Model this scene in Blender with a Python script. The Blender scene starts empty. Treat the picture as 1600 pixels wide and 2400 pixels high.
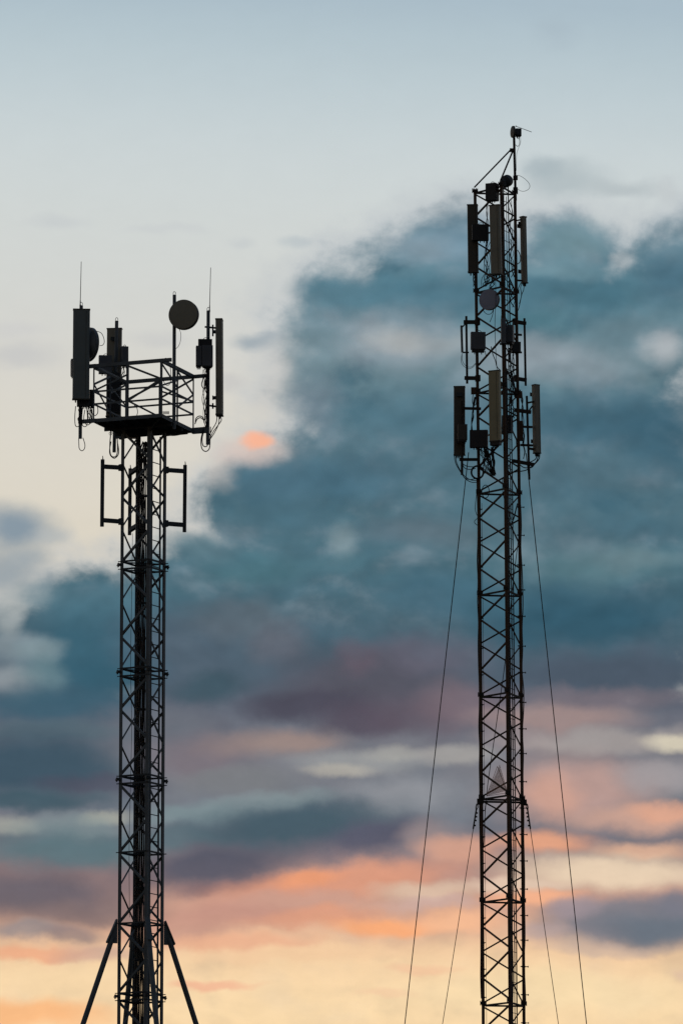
import bpy, math, random
from mathutils import Vector
random.seed(7)
SC = bpy.context.scene
COL = SC.collection
R = math.radians

# ------------------------------------------------------------------ camera
F = 16000.0                       # focal length in photograph pixels (1600 x 2400)
PITCH = math.atan(0.17)
cam = bpy.data.cameras.new('camera')
cam.sensor_fit = 'VERTICAL'; cam.sensor_height = 36.0; cam.lens = F/2400*36
cam.clip_start = 0.5; cam.clip_end = 20000
co = bpy.data.objects.new('camera', cam); COL.objects.link(co)
CAM = Vector((0, 0, 1.7))
co.location = CAM; co.rotation_euler = (math.pi/2+PITCH, 0, 0)
SC.camera = co
SC.view_settings.view_transform = 'Standard'; SC.view_settings.look = 'None'
SC.view_settings.exposure = 0; SC.view_settings.gamma = 1
SC.view_settings.use_curve_mapping = False
SC.render.film_transparent = False

def teal(c):
    """cloud shade tints lean slightly to green-blue"""
    k = max(0.0, min(1.0, (c[2]-c[0]-10)/30.0))
    return (c[0]*(1-.05*k), c[1]*(1.003), c[2]*(1-.02*k))
def s2l(c):
    c = teal(c) if max(c) < 160 else c
    def f(v):
        v /= 255.0
        return v/12.92 if v <= 0.04045 else ((v+0.055)/1.055)**2.4
    return (f(c[0]), f(c[1]), f(c[2]), 1.0)

# ------------------------------------------------------------------ sky (world): dusk gradient, cloud bank, low lit bands
W = bpy.data.worlds.new('World'); SC.world = W; W.use_nodes = True
nt = W.node_tree; nt.nodes.clear(); N = nt.nodes; LK = nt.links
W.cycles.sampling_method = 'MANUAL'; W.cycles.sample_map_resolution = 256
def nd(t, **k):
    n = N.new(t)
    for a, b in k.items(): setattr(n, a, b)
    return n
def put(sock, v):
    if isinstance(v, (int, float, tuple, list, Vector)): sock.default_value = v
    else: LK.new(v, sock)
def mt(op, a, b=0.0, c=0.0):
    n = nd('ShaderNodeMath', operation=op)
    for i, v in enumerate((a, b, c)): put(n.inputs[i], v)
    return n.outputs[0]
def vm(op, a, b=(0, 0, 0), c=(0, 0, 0)):
    n = nd('ShaderNodeVectorMath', operation=op)
    for i, v in enumerate((a, b, c)):
        if i < len(n.inputs): put(n.inputs[i], v)
    return n
def mr(v, a, b, c, d, smooth=True):
    n = nd('ShaderNodeMapRange'); n.interpolation_type = 'SMOOTHSTEP' if smooth else 'LINEAR'; n.clamp = True
    for i, x in enumerate((v, a, b, c, d)): put(n.inputs[i], x)
    return n.outputs[0]
def mixc(f, a, b):
    n = nd('ShaderNodeMix', data_type='RGBA'); n.clamp_factor = True
    put(n.inputs[0], f); put(n.inputs[6], a); put(n.inputs[7], b)
    return n.outputs[2]
def noise(vec, scale, detail=3.0, rough=0.5, color=False):
    n = nd('ShaderNodeTexNoise'); n.noise_dimensions = '3D'
    put(n.inputs['Vector'], vec); n.inputs['Scale'].default_value = scale
    n.inputs['Detail'].default_value = detail; n.inputs['Roughness'].default_value = rough
    return n.outputs['Color' if color else 'Fac']
def ramp(fac, stops, interp='B_SPLINE'):
    n = nd('ShaderNodeValToRGB'); e = n.color_ramp.elements
    e[0].position = stops[0][0]; e[0].color = stops[0][1]
    e[1].position = stops[-1][0]; e[1].color = stops[-1][1]
    for p, c in stops[1:-1]:
        x = e.new(p); x.color = c
    n.color_ramp.interpolation = interp
    put(n.inputs[0], fac); return n.outputs[0]

tc = nd('ShaderNodeTexCoord').outputs['Generated']
DIR = vm('NORMALIZE', tc).outputs[0]
sp = nd('ShaderNodeSeparateXYZ'); LK.new(DIR, sp.inputs[0])
AZ = mt('ARCTAN2', sp.outputs[0], sp.outputs[1])
EL = mt('ARCSINE', sp.outputs[2])
# sky bearings as U (to the right) and V (downwards), 16000 units to the radian
U = mt('MULTIPLY_ADD', AZ, F*math.cos(PITCH), 800.0)
V = mt('MULTIPLY_ADD', EL, -F, 1200.0+PITCH*F)
cb = nd('ShaderNodeCombineXYZ'); LK.new(U, cb.inputs[0]); LK.new(V, cb.inputs[1])
UV = cb.outputs[0]
SKY_W1, SKY_W2 = 100.0, 62.0
def warp(src, scale, amp, stretch, detail, off):
    p = vm('MULTIPLY_ADD', src, (scale/stretch, scale, 0), (off, off*0.7, off)).outputs[0]
    c = noise(p, 1.0, detail, 0.55, True)
    a = vm('SUBTRACT', c, (0.5, 0.5, 0.5)).outputs[0]
    return vm('MULTIPLY', a, (amp*1.25, amp*0.8, 0)).outputs[0]
w1 = warp(UV, 1/230.0, SKY_W1, 1.5, 2.0, 3.1)
w2 = warp(UV, 1/80.0, SKY_W2, 1.3, 4.0, 9.7)
P1 = vm('ADD', UV, w1).outputs[0]
P2 = vm('ADD', P1, w2).outputs[0]
# puffier copy for cloud edges
sp2 = nd('ShaderNodeSeparateXYZ'); LK.new(P2, sp2.inputs[0])
spv = nd('ShaderNodeSeparateXYZ'); LK.new(P2, spv.inputs[0])

def vpos(v): return (v+3000.0)/6900.0
def vramp(v, stops):
    t = mr(v, -3000.0, 3900.0, 0.0, 1.0, False)
    return ramp(t, [(vpos(a), s2l(c)) for a, c in stops])
Vs = mt('MULTIPLY_ADD', mt('SUBTRACT', U, 800.0), -0.05, V)
clear = vramp(Vs, [(-3000, (112, 134, 163)), (-1000, (144, 167, 189)), (0, (173, 191, 201)), (150, (184, 200, 207)), (350, (203, 212, 214)),
                   (550, (208, 213, 211)), (800, (211, 211, 206)), (1000, (217, 213, 203)), (1250, (221, 214, 199)), (1700, (216, 204, 182)),
                   (2000, (240, 214, 184)), (2200, (248, 216, 174)), (2400, (250, 222, 178)), (3000, (238, 190, 134)), (3900, (190, 130, 96))])
spw = nd('ShaderNodeSeparateXYZ'); LK.new(P1, spw.inputs[0])
cloud = vramp(spv.outputs[1], [(-3000, (120, 135, 150)), (450, (138, 156, 167)), (600, (98, 130, 148)), (720, (92, 124, 142)), (830, (126, 144, 154)), (930, (94, 122, 138)),
                   (1080, (88, 112, 128)), (1300, (80, 110, 126)), (1450, (76, 102, 118)), (1580, (82, 94, 110)), (1680, (96, 98, 112)), (1790, (132, 130, 136)),
                   (1900, (108, 116, 128)), (2000, (124, 114, 122)), (2080, (190, 148, 134)), (2170, (224, 172, 144)), (2250, (248, 213, 168)), (2420, (251, 223, 178)), (3000, (238, 190, 134)), (3900, (190, 130, 96))])
# the cloud bank: a union of overlapping cumulus heaps whose outline is broken up by noise
HEAPS = [(1150, 900, 478, 330), (860, 762, 192, 140), (1060, 640, 162, 145), (960, 660, 150, 105), (1335, 640, 135, 135), (1620, 680, 150, 165), (1480, 765, 170, 160), (770, 1130, 150, 130), (655, 1210, 172, 142),
         (470, 1370, 150, 120), (600, 1420, 300, 180), (240, 1490, 215, 150), (100, 1600, 170, 190), (1150, 1250, 620, 350), (950, 1520, 820, 260), (2500, 950, 900, 420), (-1000, 1700, 1000, 340)]
w3 = warp(UV, 1/260.0, 70.0, 1.1, 1.0, 5.3)
P3 = vm('ADD', UV, w3).outputs[0]
sd = mt('SUBTRACT', 1590.0, V)
for (hx, hy, hrx, hry) in HEAPS:
    v_ = vm('MULTIPLY_ADD', P3, (1/hrx, 1/hry, 0), (-hx/hrx, -hy/hry, 0)).outputs[0]
    d_ = mt('MULTIPLY', mt('SUBTRACT', vm('LENGTH', v_).outputs['Value'], 1.0), float(min(hrx, hry)))
    sd = mt('SMOOTH_MIN', sd, d_, 36.0)
puff = noise(vm('MULTIPLY', P3, (1/120.0, 1/100.0, 0)).outputs[0], 1.0, 5.0, 0.58)
sdn = mt('ADD', sd, mt('MULTIPLY', mt('SUBTRACT', puff, 0.5), 160.0))
edge = None
cov = mr(sdn, 40.0, -46.0, 0.0, 1.0)
fringe = mr(sdn, 105.0, -5.0, 0.0, 0.62)
col = mixc(fringe, clear, s2l((184, 191, 197)))
# pale lavender billows inside the bank
relief = mt('SUBTRACT', noise(vm('MULTIPLY', P3, (1/120.0, 1/100.0, 0)).outputs[0], 1.0, 2.2, 0.5), noise(vm('MULTIPLY_ADD', P3, (1/120.0, 1/100.0, 0), (0.05, 0.26, 0)).outputs[0], 1.0, 2.2, 0.5))
bl = noise(vm('MULTIPLY', P3, (1/190.0, 1/135.0, 0)).outputs[0], 1.0, 4.5, 0.52)
hi = mr(V, 1300.0, 1600.0, 1.0, 0.25)
cloud = mixc(mt('MULTIPLY', mr(bl, 0.47, 0.74, 0.0, 0.45), hi), cloud, s2l((150, 162, 172)))
cloud = mixc(mt('MULTIPLY', mr(bl, 0.50, 0.30, 0.0, 0.55), hi), cloud, s2l((56, 92, 112)))
col = mixc(cov, col, cloud)

w5 = warp(UV, 1/42.0, 30.0, 1.2, 4.0, 21.3)
P4 = vm('ADD', P3, w5).outputs[0]
TILT = 0.10
rt = nd('ShaderNodeCombineXYZ')
LK.new(sp2.outputs[0], rt.inputs[0]); LK.new(mt('MULTIPLY_ADD', sp2.outputs[0], TILT, sp2.outputs[1]), rt.inputs[1])
PT = rt.outputs[0]
def stroke(cx_, cy, rx, ry, c, op=1.0, hard=0.0, mode='p'):
    """one soft cloud mass of its own tint; mode p = plain, t = rising to the right, f = little warped"""
    global col
    src = {'p': P2, 't': PT, 'f': P4}[mode]
    cy_ = cy
    if mode == 't': cy = cy+TILT*cx_
    if cy_ > 1350 and mode != 'f': ry *= 1.15; op *= 0.95
    v = vm('MULTIPLY_ADD', src, (1/rx, 1/ry, 0), (-cx_/rx, -cy/ry, 0)).outputs[0]
    d = vm('LENGTH', v).outputs['Value']
    f = mr(d, 1.22-hard*0.15, (0.28 if cy_ > 1350 else 0.12)+hard*0.6, 0.0, op)
    col = mixc(f, col, s2l(c))
STROKES = [
 # thin wisps in the clear part
 (150, 515, 90, 26, (190, 195, 199), .4, 0, 'p'), (380, 548, 110, 16, (196, 200, 203), .35, 0, 'p'), (555, 570, 48, 22, (190, 196, 199), .4, 0, 'p'), (688, 562, 46, 20, (180, 190, 195), .6, 0, 'p'),
 (1330, 425, 120, 46, (166, 179, 184), .65, 0, 'p'), (1270, 400, 60, 28, (158, 173, 180), .6, 0, 'p'), (1450, 445, 100, 24, (172, 182, 186), .6, 0, 'p'), (1300, 85, 60, 45, (166, 182, 193), .4, 0, 'p'),
 (1560, 450, 50, 30, (192, 198, 200), .5, 0, 'p'), (585, 808, 62, 30, (156, 168, 176), .85, 0, 'p'), (620, 790, 40, 18, (150, 164, 174), .6, 0, 'p'), (50, 845, 130, 42, (192, 193, 194), .6, 0, 'p'), (360, 800, 80, 30, (196, 197, 197), .5, 0, 'p'),
 (40, 780, 90, 30, (204, 204, 203), .6, 0, 'p'), (535, 915, 40, 22, (196, 195, 194), .6, 0, 'p'), (640, 900, 60, 130, (200, 198, 194), .5, 0, 'p'), (520, 1110, 50, 50, (200, 190, 182), .5, 0, 'p'),
 (30, 1245, 130, 66, (130, 148, 162), .95, 0, 'f'), (20, 1335, 110, 80, (140, 154, 164), .8, 0, 'p'),
 # upper bank
 (1120, 560, 150, 70, (112, 142, 160), .7, 0, 'p'), (1000, 580, 110, 36, (140, 158, 170), .6, 0, 'p'), (1060, 680, 330, 62, (80, 116, 136), .85, 0, 'p'), (800, 680, 130, 50, (92, 122, 140), .8, 0, 'p'), (1330, 560, 100, 60, (120, 145, 158), .8, 0, 'p'),
 (1380, 690, 190, 70, (76, 110, 128), .9, 0, 'p'), (1300, 630, 120, 30, (116, 140, 154), .7, 0, 'p'), (1570, 640, 110, 90, (78, 108, 128), .85, 0, 'p'), (1445, 606, 40, 24, (190, 194, 196), .4, 0, 'p'),
 (930, 800, 200, 80, (146, 156, 164), .75, 0, 'p'), (940, 790, 110, 42, (176, 180, 180), .75, 0, 'p'), (1060, 800, 90, 40, (150, 160, 164), .7, 0, 'p'), (1250, 835, 190, 62, (142, 154, 162), .85, 0, 'p'), (1250, 750, 150, 32, (82, 118, 134), .8, 0, 'p'),
 (1450, 790, 120, 60, (104, 126, 140), .8, 0, 'p'), (1400, 880, 120, 40, (132, 144, 154), .7, 0, 'p'), (1556, 820, 70, 60, (160, 168, 174), .7, 0, 'p'), (1560, 824, 60, 50, (184, 188, 190), .5, 0, 'p'),
 (720, 860, 80, 150, (122, 140, 152), .7, 0, 'p'), (740, 950, 70, 80, (116, 128, 142), .6, 0, 'p'), (90, 1400, 60, 40, (112, 134, 148), .6, 0, 'f'), (120, 1262, 60, 26, (176, 182, 184), .6, 0, 'f'), (70, 1310, 60, 30, (150, 162, 170), .6, 0, 'f'),
 (1000, 980, 260, 90, (82, 112, 130), .8, 0, 'p'), (1420, 990, 300, 90, (66, 98, 118), .85, 0, 'p'), (1560, 1040, 170, 110, (64, 96, 116), .8, 0, 'p'), (1320, 1120, 260, 60, (84, 108, 124), .7, 0, 'p'),
 (640, 1130, 150, 70, (80, 110, 130), .8, 0, 'p'), (800, 1120, 220, 70, (78, 108, 128), .7, 0, 'p'), (1200, 1240, 300, 60, (84, 108, 122), .6, 0, 'p'), (970, 1240, 180, 50, (102, 116, 128), .7, 0, 'p'),
 (690, 1210, 120, 50, (78, 108, 126), .8, 0, 'p'), (600, 1340, 160, 50, (84, 118, 132), .7, 0, 'p'), (460, 1290, 110, 46, (100, 124, 138), .8, 0, 'p'), (812, 1272, 50, 56, (134, 150, 158), .6, 0, 'f'), (790, 1330, 90, 30, (88, 120, 136), .6, 0, 'p'),
 (1400, 1320, 260, 60, (92, 120, 132), .8, 0, 'p'), (1500, 1310, 120, 34, (112, 132, 142), .7, 0, 'p'), (1350, 1450, 340, 80, (54, 88, 108), .95, 0, 'p'), (1080, 1400, 220, 60, (72, 104, 124), .7, 0, 'p'), (1500, 1230, 200, 34, (76, 106, 124), .7, 0, 'p'),
 # left bank
 (250, 1420, 170, 60, (84, 116, 134), .8, 0, 'p'), (200, 1540, 180, 100, (60, 98, 118), .9, 0, 'p'), (250, 1600, 110, 60, (54, 90, 110), .8, 0, 'p'), (34, 1440, 40, 80, (170, 176, 176), .65, 0, 'f'), (50, 1522, 90, 40, (146, 158, 164), .6, 0, 'f'),
 (110, 1530, 80, 34, (132, 148, 156), .7, 0, 'p'), (34, 1600, 80, 50, (150, 158, 162), .7, 0, 'f'), (110, 1590, 70, 50, (112, 134, 144), .7, 0, 'p'), (120, 1660, 240, 50, (62, 94, 114), .9, 0, 'p'), (130, 1722, 240, 26, (86, 108, 120), .6, 0, 'p'),
 (390, 1690, 150, 46, (108, 112, 122), .7, 0, 'p'), (80, 1800, 300, 92, (60, 82, 100), .97, 0, 'p'), (230, 1836, 170, 26, (84, 80, 96), .6, 0, 'p'), (50, 1882, 200, 26, (66, 88, 102), .85, 0, 'p'), (30, 1935, 80, 28, (172, 172, 162), .7, 0, 'f'),
 (250, 1916, 70, 20, (182, 180, 164), .65, 0, 'f'), (160, 1935, 170, 28, (132, 146, 150), .7, 0, 'p'), (450, 1905, 170, 30, (128, 144, 150), .8, 0, 'p'), (160, 1990, 280, 50, (92, 116, 126), .9, 0, 'p'), (430, 1960, 150, 34, (96, 114, 124), .8, 0, 'p'),
 (90, 2095, 320, 74, (98, 95, 106), .95, 0, 'p'), (210, 2140, 240, 34, (130, 112, 112), .8, 0, 'p'), (60, 2180, 110, 22, (140, 134, 138), .8, 0, 'p'), (170, 2190, 90, 22, (122, 112, 120), .7, 0, 'p'), (60, 2232, 170, 20, (238, 172, 134), .9, 0, 'p'),
 (230, 2232, 130, 24, (198, 162, 148), .7, 0, 'p'), (150, 2300, 220, 40, (245, 214, 170), .8, 0, 'p'), (70, 2385, 230, 40, (252, 188, 132), .97, 0, 'p'),
 # middle
 (450, 1500, 180, 80, (84, 96, 112), .7, 0, 'p'), (560, 1460, 130, 50, (98, 106, 116), .6, 0, 'p'), (660, 1510, 90, 50, (104, 103, 114), .6, 0, 'p'), (860, 1605, 260, 80, (86, 82, 93), .8, 0, 'p'), (830, 1550, 60, 46, (114, 94, 106), .4, 0, 'p'), (480, 1605, 130, 36, (66, 86, 100), .9, 0, 't'),
 (720, 1650, 170, 34, (76, 74, 88), .9, 0, 'p'), (850, 1690, 130, 40, (84, 76, 90), .85, 0, 'p'), (980, 1680, 140, 50, (96, 86, 98), .8, 0, 'p'), (480, 1770, 150, 60, (122, 112, 120), .8, 0, 'p'), (640, 1738, 180, 40, (156, 134, 128), .6, 0, 'p'), (700, 1740, 120, 24, (172, 146, 134), .35, 0, 'p'),
 (560, 1830, 170, 36, (124, 126, 130), .8, 0, 'p'), (830, 1786, 170, 36, (158, 160, 160), .7, 0, 'f'), (790, 1806, 100, 20, (196, 188, 172), .45, 0, 'f'), (1050, 1772, 110, 28, (180, 176, 170), .6, 0, 'f'), (920, 1768, 80, 18, (178, 176, 168), .5, 0, 'p'), (640, 1875, 180, 24, (140, 152, 156), .8, 0, 't'),
 (940, 1860, 150, 44, (148, 150, 156), .8, 0, 'p'), (680, 1930, 290, 62, (70, 90, 104), .95, 0, 't'), (880, 1962, 190, 50, (88, 88, 106), .95, 0, 't'), (500, 2030, 230, 52, (84, 86, 102), .95, 0, 't'), (560, 2075, 150, 20, (120, 100, 108), .7, 0, 't'), (1010, 1960, 90, 50, (164, 146, 144), .7, 0, 'p'),
 (800, 2070, 330, 40, (226, 158, 128), .9, 0, 't'), (720, 2066, 110, 20, (238, 158, 116), .8, 0, 't'), (560, 2140, 230, 44, (196, 146, 132), .85, 0, 't'), (700, 2112, 160, 22, (206, 160, 142), .8, 0, 'p'), (740, 2150, 170, 24, (222, 156, 126), .8, 0, 't'), (990, 2094, 140, 22, (230, 204, 178), .65, 0, 'p'),
 (1000, 2120, 140, 16, (206, 176, 166), .7, 0, 'p'), (890, 2170, 150, 26, (250, 172, 120), .95, 0, 'p'), (1060, 2160, 130, 26, (250, 190, 148), .8, 0, 'p'), (430, 2185, 170, 30, (198, 150, 134), .7, 0, 'p'), (560, 2210, 200, 22, (236, 176, 142), .8, 0, 'p'), (700, 2240, 260, 22, (246, 206, 164), .8, 0, 'p'),
 (510, 2312, 110, 13, (242, 184, 150), .9, 0, 'p'), (980, 2275, 110, 12, (244, 196, 158), .7, 0, 'p'), (900, 2332, 90, 12, (246, 202, 164), .6, 0, 'p'),
 # right
 (1000, 1540, 170, 50, (102, 98, 112), .7, 0, 'p'), (1420, 1575, 280, 56, (78, 88, 104), .95, 0, 'p'), (1100, 1650, 130, 60, (126, 108, 116), .7, 0, 'p'), (1400, 1635, 250, 28, (122, 112, 120), .8, 0, 'p'), (1320, 1680, 220, 36, (166, 142, 138), .85, 0, 'p'), (1230, 1730, 120, 30, (160, 146, 146), .7, 0, 'p'),
 (1430, 1735, 240, 32, (182, 172, 166), .6, 0, 'p'), (1575, 1752, 100, 26, (222, 212, 188), .8, 0, 'f'), (1340, 1850, 230, 84, (194, 158, 148), .85, 0, 'p'), (1280, 1870, 90, 56, (218, 166, 144), .6, 0, 'p'), (1545, 1825, 120, 46, (164, 158, 160), .85, 0, 'p'), (1500, 1920, 200, 34, (212, 168, 148), .8, 0, 'p'),
 (1260, 1975, 130, 30, (236, 168, 132), .9, 0, 'p'), (1080, 1995, 120, 40, (222, 166, 140), .8, 0, 'p'), (1560, 1905, 120, 24, (228, 170, 142), .8, 0, 'p'), (1500, 1990, 150, 22, (240, 190, 156), .7, 0, 'p'), (1430, 2045, 300, 44, (240, 216, 186), .9, 0, 'p'), (1200, 2080, 150, 20, (232, 206, 182), .8, 0, 'p'), (1260, 2110, 150, 22, (250, 182, 142), .9, 0, 'p'),
 (1480, 2165, 240, 64, (132, 128, 136), .97, .3, 'f'), (1520, 2172, 180, 50, (106, 114, 127), .95, 0, 'p'), (1350, 2135, 70, 32, (160, 146, 152), .85, 0, 'f'), (1590, 2130, 80, 40, (122, 122, 134), .9, 0, 'f'), (1265, 2190, 80, 22, (176, 158, 158), .6, 0, 'p'), (1400, 2222, 180, 16, (186, 168, 160), .5, 0, 'p'),
 (1590, 2275, 50, 16, (222, 190, 164), .7, 0, 'p'), (1300, 2330, 400, 50, (247, 221, 176), .7, 0, 'p'),
 (590, 1062, 95, 40, (216, 194, 184), .7, 0, 'f'), (597, 1037, 40, 25, (250, 182, 150), .95, .25, 'f'),
]
for s_ in STROKES: stroke(*s_)
# mottling of the cloud surface
mot = noise(vm('MULTIPLY', P1, (1/95.0, 1/60.0, 0)).outputs[0], 1.0, 5.0, 0.6)
amt = mr(sdn, 60.0, -100.0, 0.045, 0.22)
gain = mt('MULTIPLY_ADD', mt('SUBTRACT', mot, 0.5), amt, 1.0)
gain = mt('MULTIPLY', gain, mt('MULTIPLY_ADD', relief, mt('MULTIPLY', mr(sdn, 40.0, -60.0, 0.0, 0.55), mr(V, 1350.0, 1750.0, 1.0, 0.12)), 1.0))
def scale_color(c, f):
    n = nd('ShaderNodeVectorMath', operation='SCALE'); LK.new(c, n.inputs[0]); put(n.inputs['Scale'], f); return n.outputs[0]
# the glow fades with the angle away from the sunset; behind the camera a plain dusk sky takes over
away = mt('MULTIPLY_ADD', sp.outputs[1], -1.0, 1.0)            # 0 towards the sunset, 2 opposite
col = scale_color(col, mt('MULTIPLY', gain, mr(away, 0.04, 1.4, 1.0, 0.55)))
bg1 = nd('ShaderNodeBackground'); LK.new(col, bg1.inputs[0]); bg1.inputs[1].default_value = 1.0
st = nd('ShaderNodeTexSky'); st.sky_type = 'NISHITA'; st.sun_disc = False
SUN_EL, SUN_AZ = R(1.5), R(4.0)
st.sun_elevation = SUN_EL; st.sun_rotation = SUN_AZ; st.air_density = 1.2; st.dust_density = 2.0
bg2 = nd('ShaderNodeBackground'); LK.new(st.outputs[0], bg2.inputs[0]); bg2.inputs[1].default_value = 0.05
ms = nd('ShaderNodeMixShader'); LK.new(mr(away, 0.6, 1.6, 0.0, 0.4), ms.inputs[0])
LK.new(bg1.outputs[0], ms.inputs[1]); LK.new(bg2.outputs[0], ms.inputs[2])
wo = nd('ShaderNodeOutputWorld'); LK.new(ms.outputs[0], wo.inputs[0])

sl = bpy.data.lights.new('sun', 'SUN'); sl.energy = 0.25; sl.angle = R(8); sl.color = (1.0, 0.62, 0.38)
so = bpy.data.objects.new('sun', sl); COL.objects.link(so)
sdir = Vector((math.sin(SUN_AZ)*math.cos(SUN_EL), math.cos(SUN_AZ)*math.cos(SUN_EL), math.sin(SUN_EL)))
so.rotation_euler = sdir.to_track_quat('Z', 'Y').to_euler()

# ------------------------------------------------------------------ materials
def mat(name, c, rough=0.6, metal=0.0, var=0.35, scale=6.0, c2=None, spec=0.4):
    m = bpy.data.materials.new(name); m.use_nodes = True
    t = m.node_tree; b = t.nodes['Principled BSDF']
    tcn = t.nodes.new('ShaderNodeTexCoord')
    n1 = t.nodes.new('ShaderNodeTexNoise'); n1.inputs['Scale'].default_value = scale; n1.inputs['Detail'].default_value = 5
    n1.inputs['Roughness'].default_value = 0.65
    t.links.new(tcn.outputs['Object'], n1.inputs['Vector'])
    r = t.nodes.new('ShaderNodeValToRGB')
    r.color_ramp.elements[0].position = 0.32; r.color_ramp.elements[1].position = 0.68
    a = c2 if c2 else tuple(x*(1-var) for x in c)
    r.color_ramp.elements[0].color = (*a, 1); r.color_ramp.elements[1].color = (*c, 1)
    t.links.new(n1.outputs['Fac'], r.inputs[0]); t.links.new(r.outputs[0], b.inputs['Base Color'])
    b.inputs['Roughness'].default_value = rough; b.inputs['Metallic'].default_value = metal
    b.inputs['Specular IOR Level'].default_value = spec
    bp = t.nodes.new('ShaderNodeBump'); bp.inputs['Strength'].default_value = 0.15; bp.inputs['Distance'].default_value = 0.01
    t.links.new(n1.outputs['Fac'], bp.inputs['Height']); t.links.new(bp.outputs[0], b.inputs['Normal'])
    return m
M = {
 'steel': mat('galvanised_steel', (0.12, 0.142, 0.16), 0.65, 0.0, 0.35, 3.0, spec=0.25),
 'steel_dark': mat('weathered_steel', (0.055, 0.066, 0.076), 0.7, 0.0, 0.4, 4.0, spec=0.2),
 'rust': mat('rusty_mast_paint', (0.095, 0.052, 0.031), 0.75, 0.0, 0.4, 3.0, (0.055, 0.04, 0.03), spec=0.2),
 'rust_dark': mat('dark_mast_steel', (0.045, 0.038, 0.034), 0.75, 0.0, 0.4, 3.0, spec=0.2),
 'radome': mat('radome_grey', (0.24, 0.23, 0.185), 0.55, 0.0, 0.2, 2.0, spec=0.25),
 'radome_olive': mat('radome_aged', (0.31, 0.28, 0.18), 0.55, 0.0, 0.22, 2.0, spec=0.25),
 'radome_dark': mat('radome_dark', (0.075, 0.072, 0.06), 0.6, 0.0, 0.2, 2.0, spec=0.25),
 'radome_green': mat('radome_blue_grey', (0.14, 0.17, 0.175), 0.55, 0.0, 0.18, 2.0, spec=0.25),
 'dish_mauve': mat('dish_cover_grey', (0.30, 0.325, 0.43), 0.6, 0.0, 0.12, 2.0, spec=0.2),
 'box': mat('radio_box_paint', (0.11, 0.123, 0.142), 0.55, 0.0, 0.25, 4.0, spec=0.25),
 'box_dark': mat('radio_box_dark', (0.03, 0.032, 0.036), 0.55, 0.0, 0.25, 4.0, spec=0.25),
 'cable': mat('black_cable', (0.022, 0.022, 0.025), 0.6, 0.0, 0.2, 8.0, spec=0.2),
 'pale_cable': mat('pale_cable', (0.16, 0.17, 0.18), 0.6, 0.0, 0.2, 8.0, spec=0.3),
 'mesh': mat('rusty_slats', (0.5, 0.27, 0.18), 0.8, 0.0, 0.35, 8.0, spec=0.2),
 'concrete': mat('concrete', (0.28, 0.27, 0.25), 0.9, 0.0, 0.3, 1.5),
 'ground': mat('dry_grass_ground', (0.06, 0.062, 0.03), 0.95, 0.0, 0.5, 0.15),
}

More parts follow.
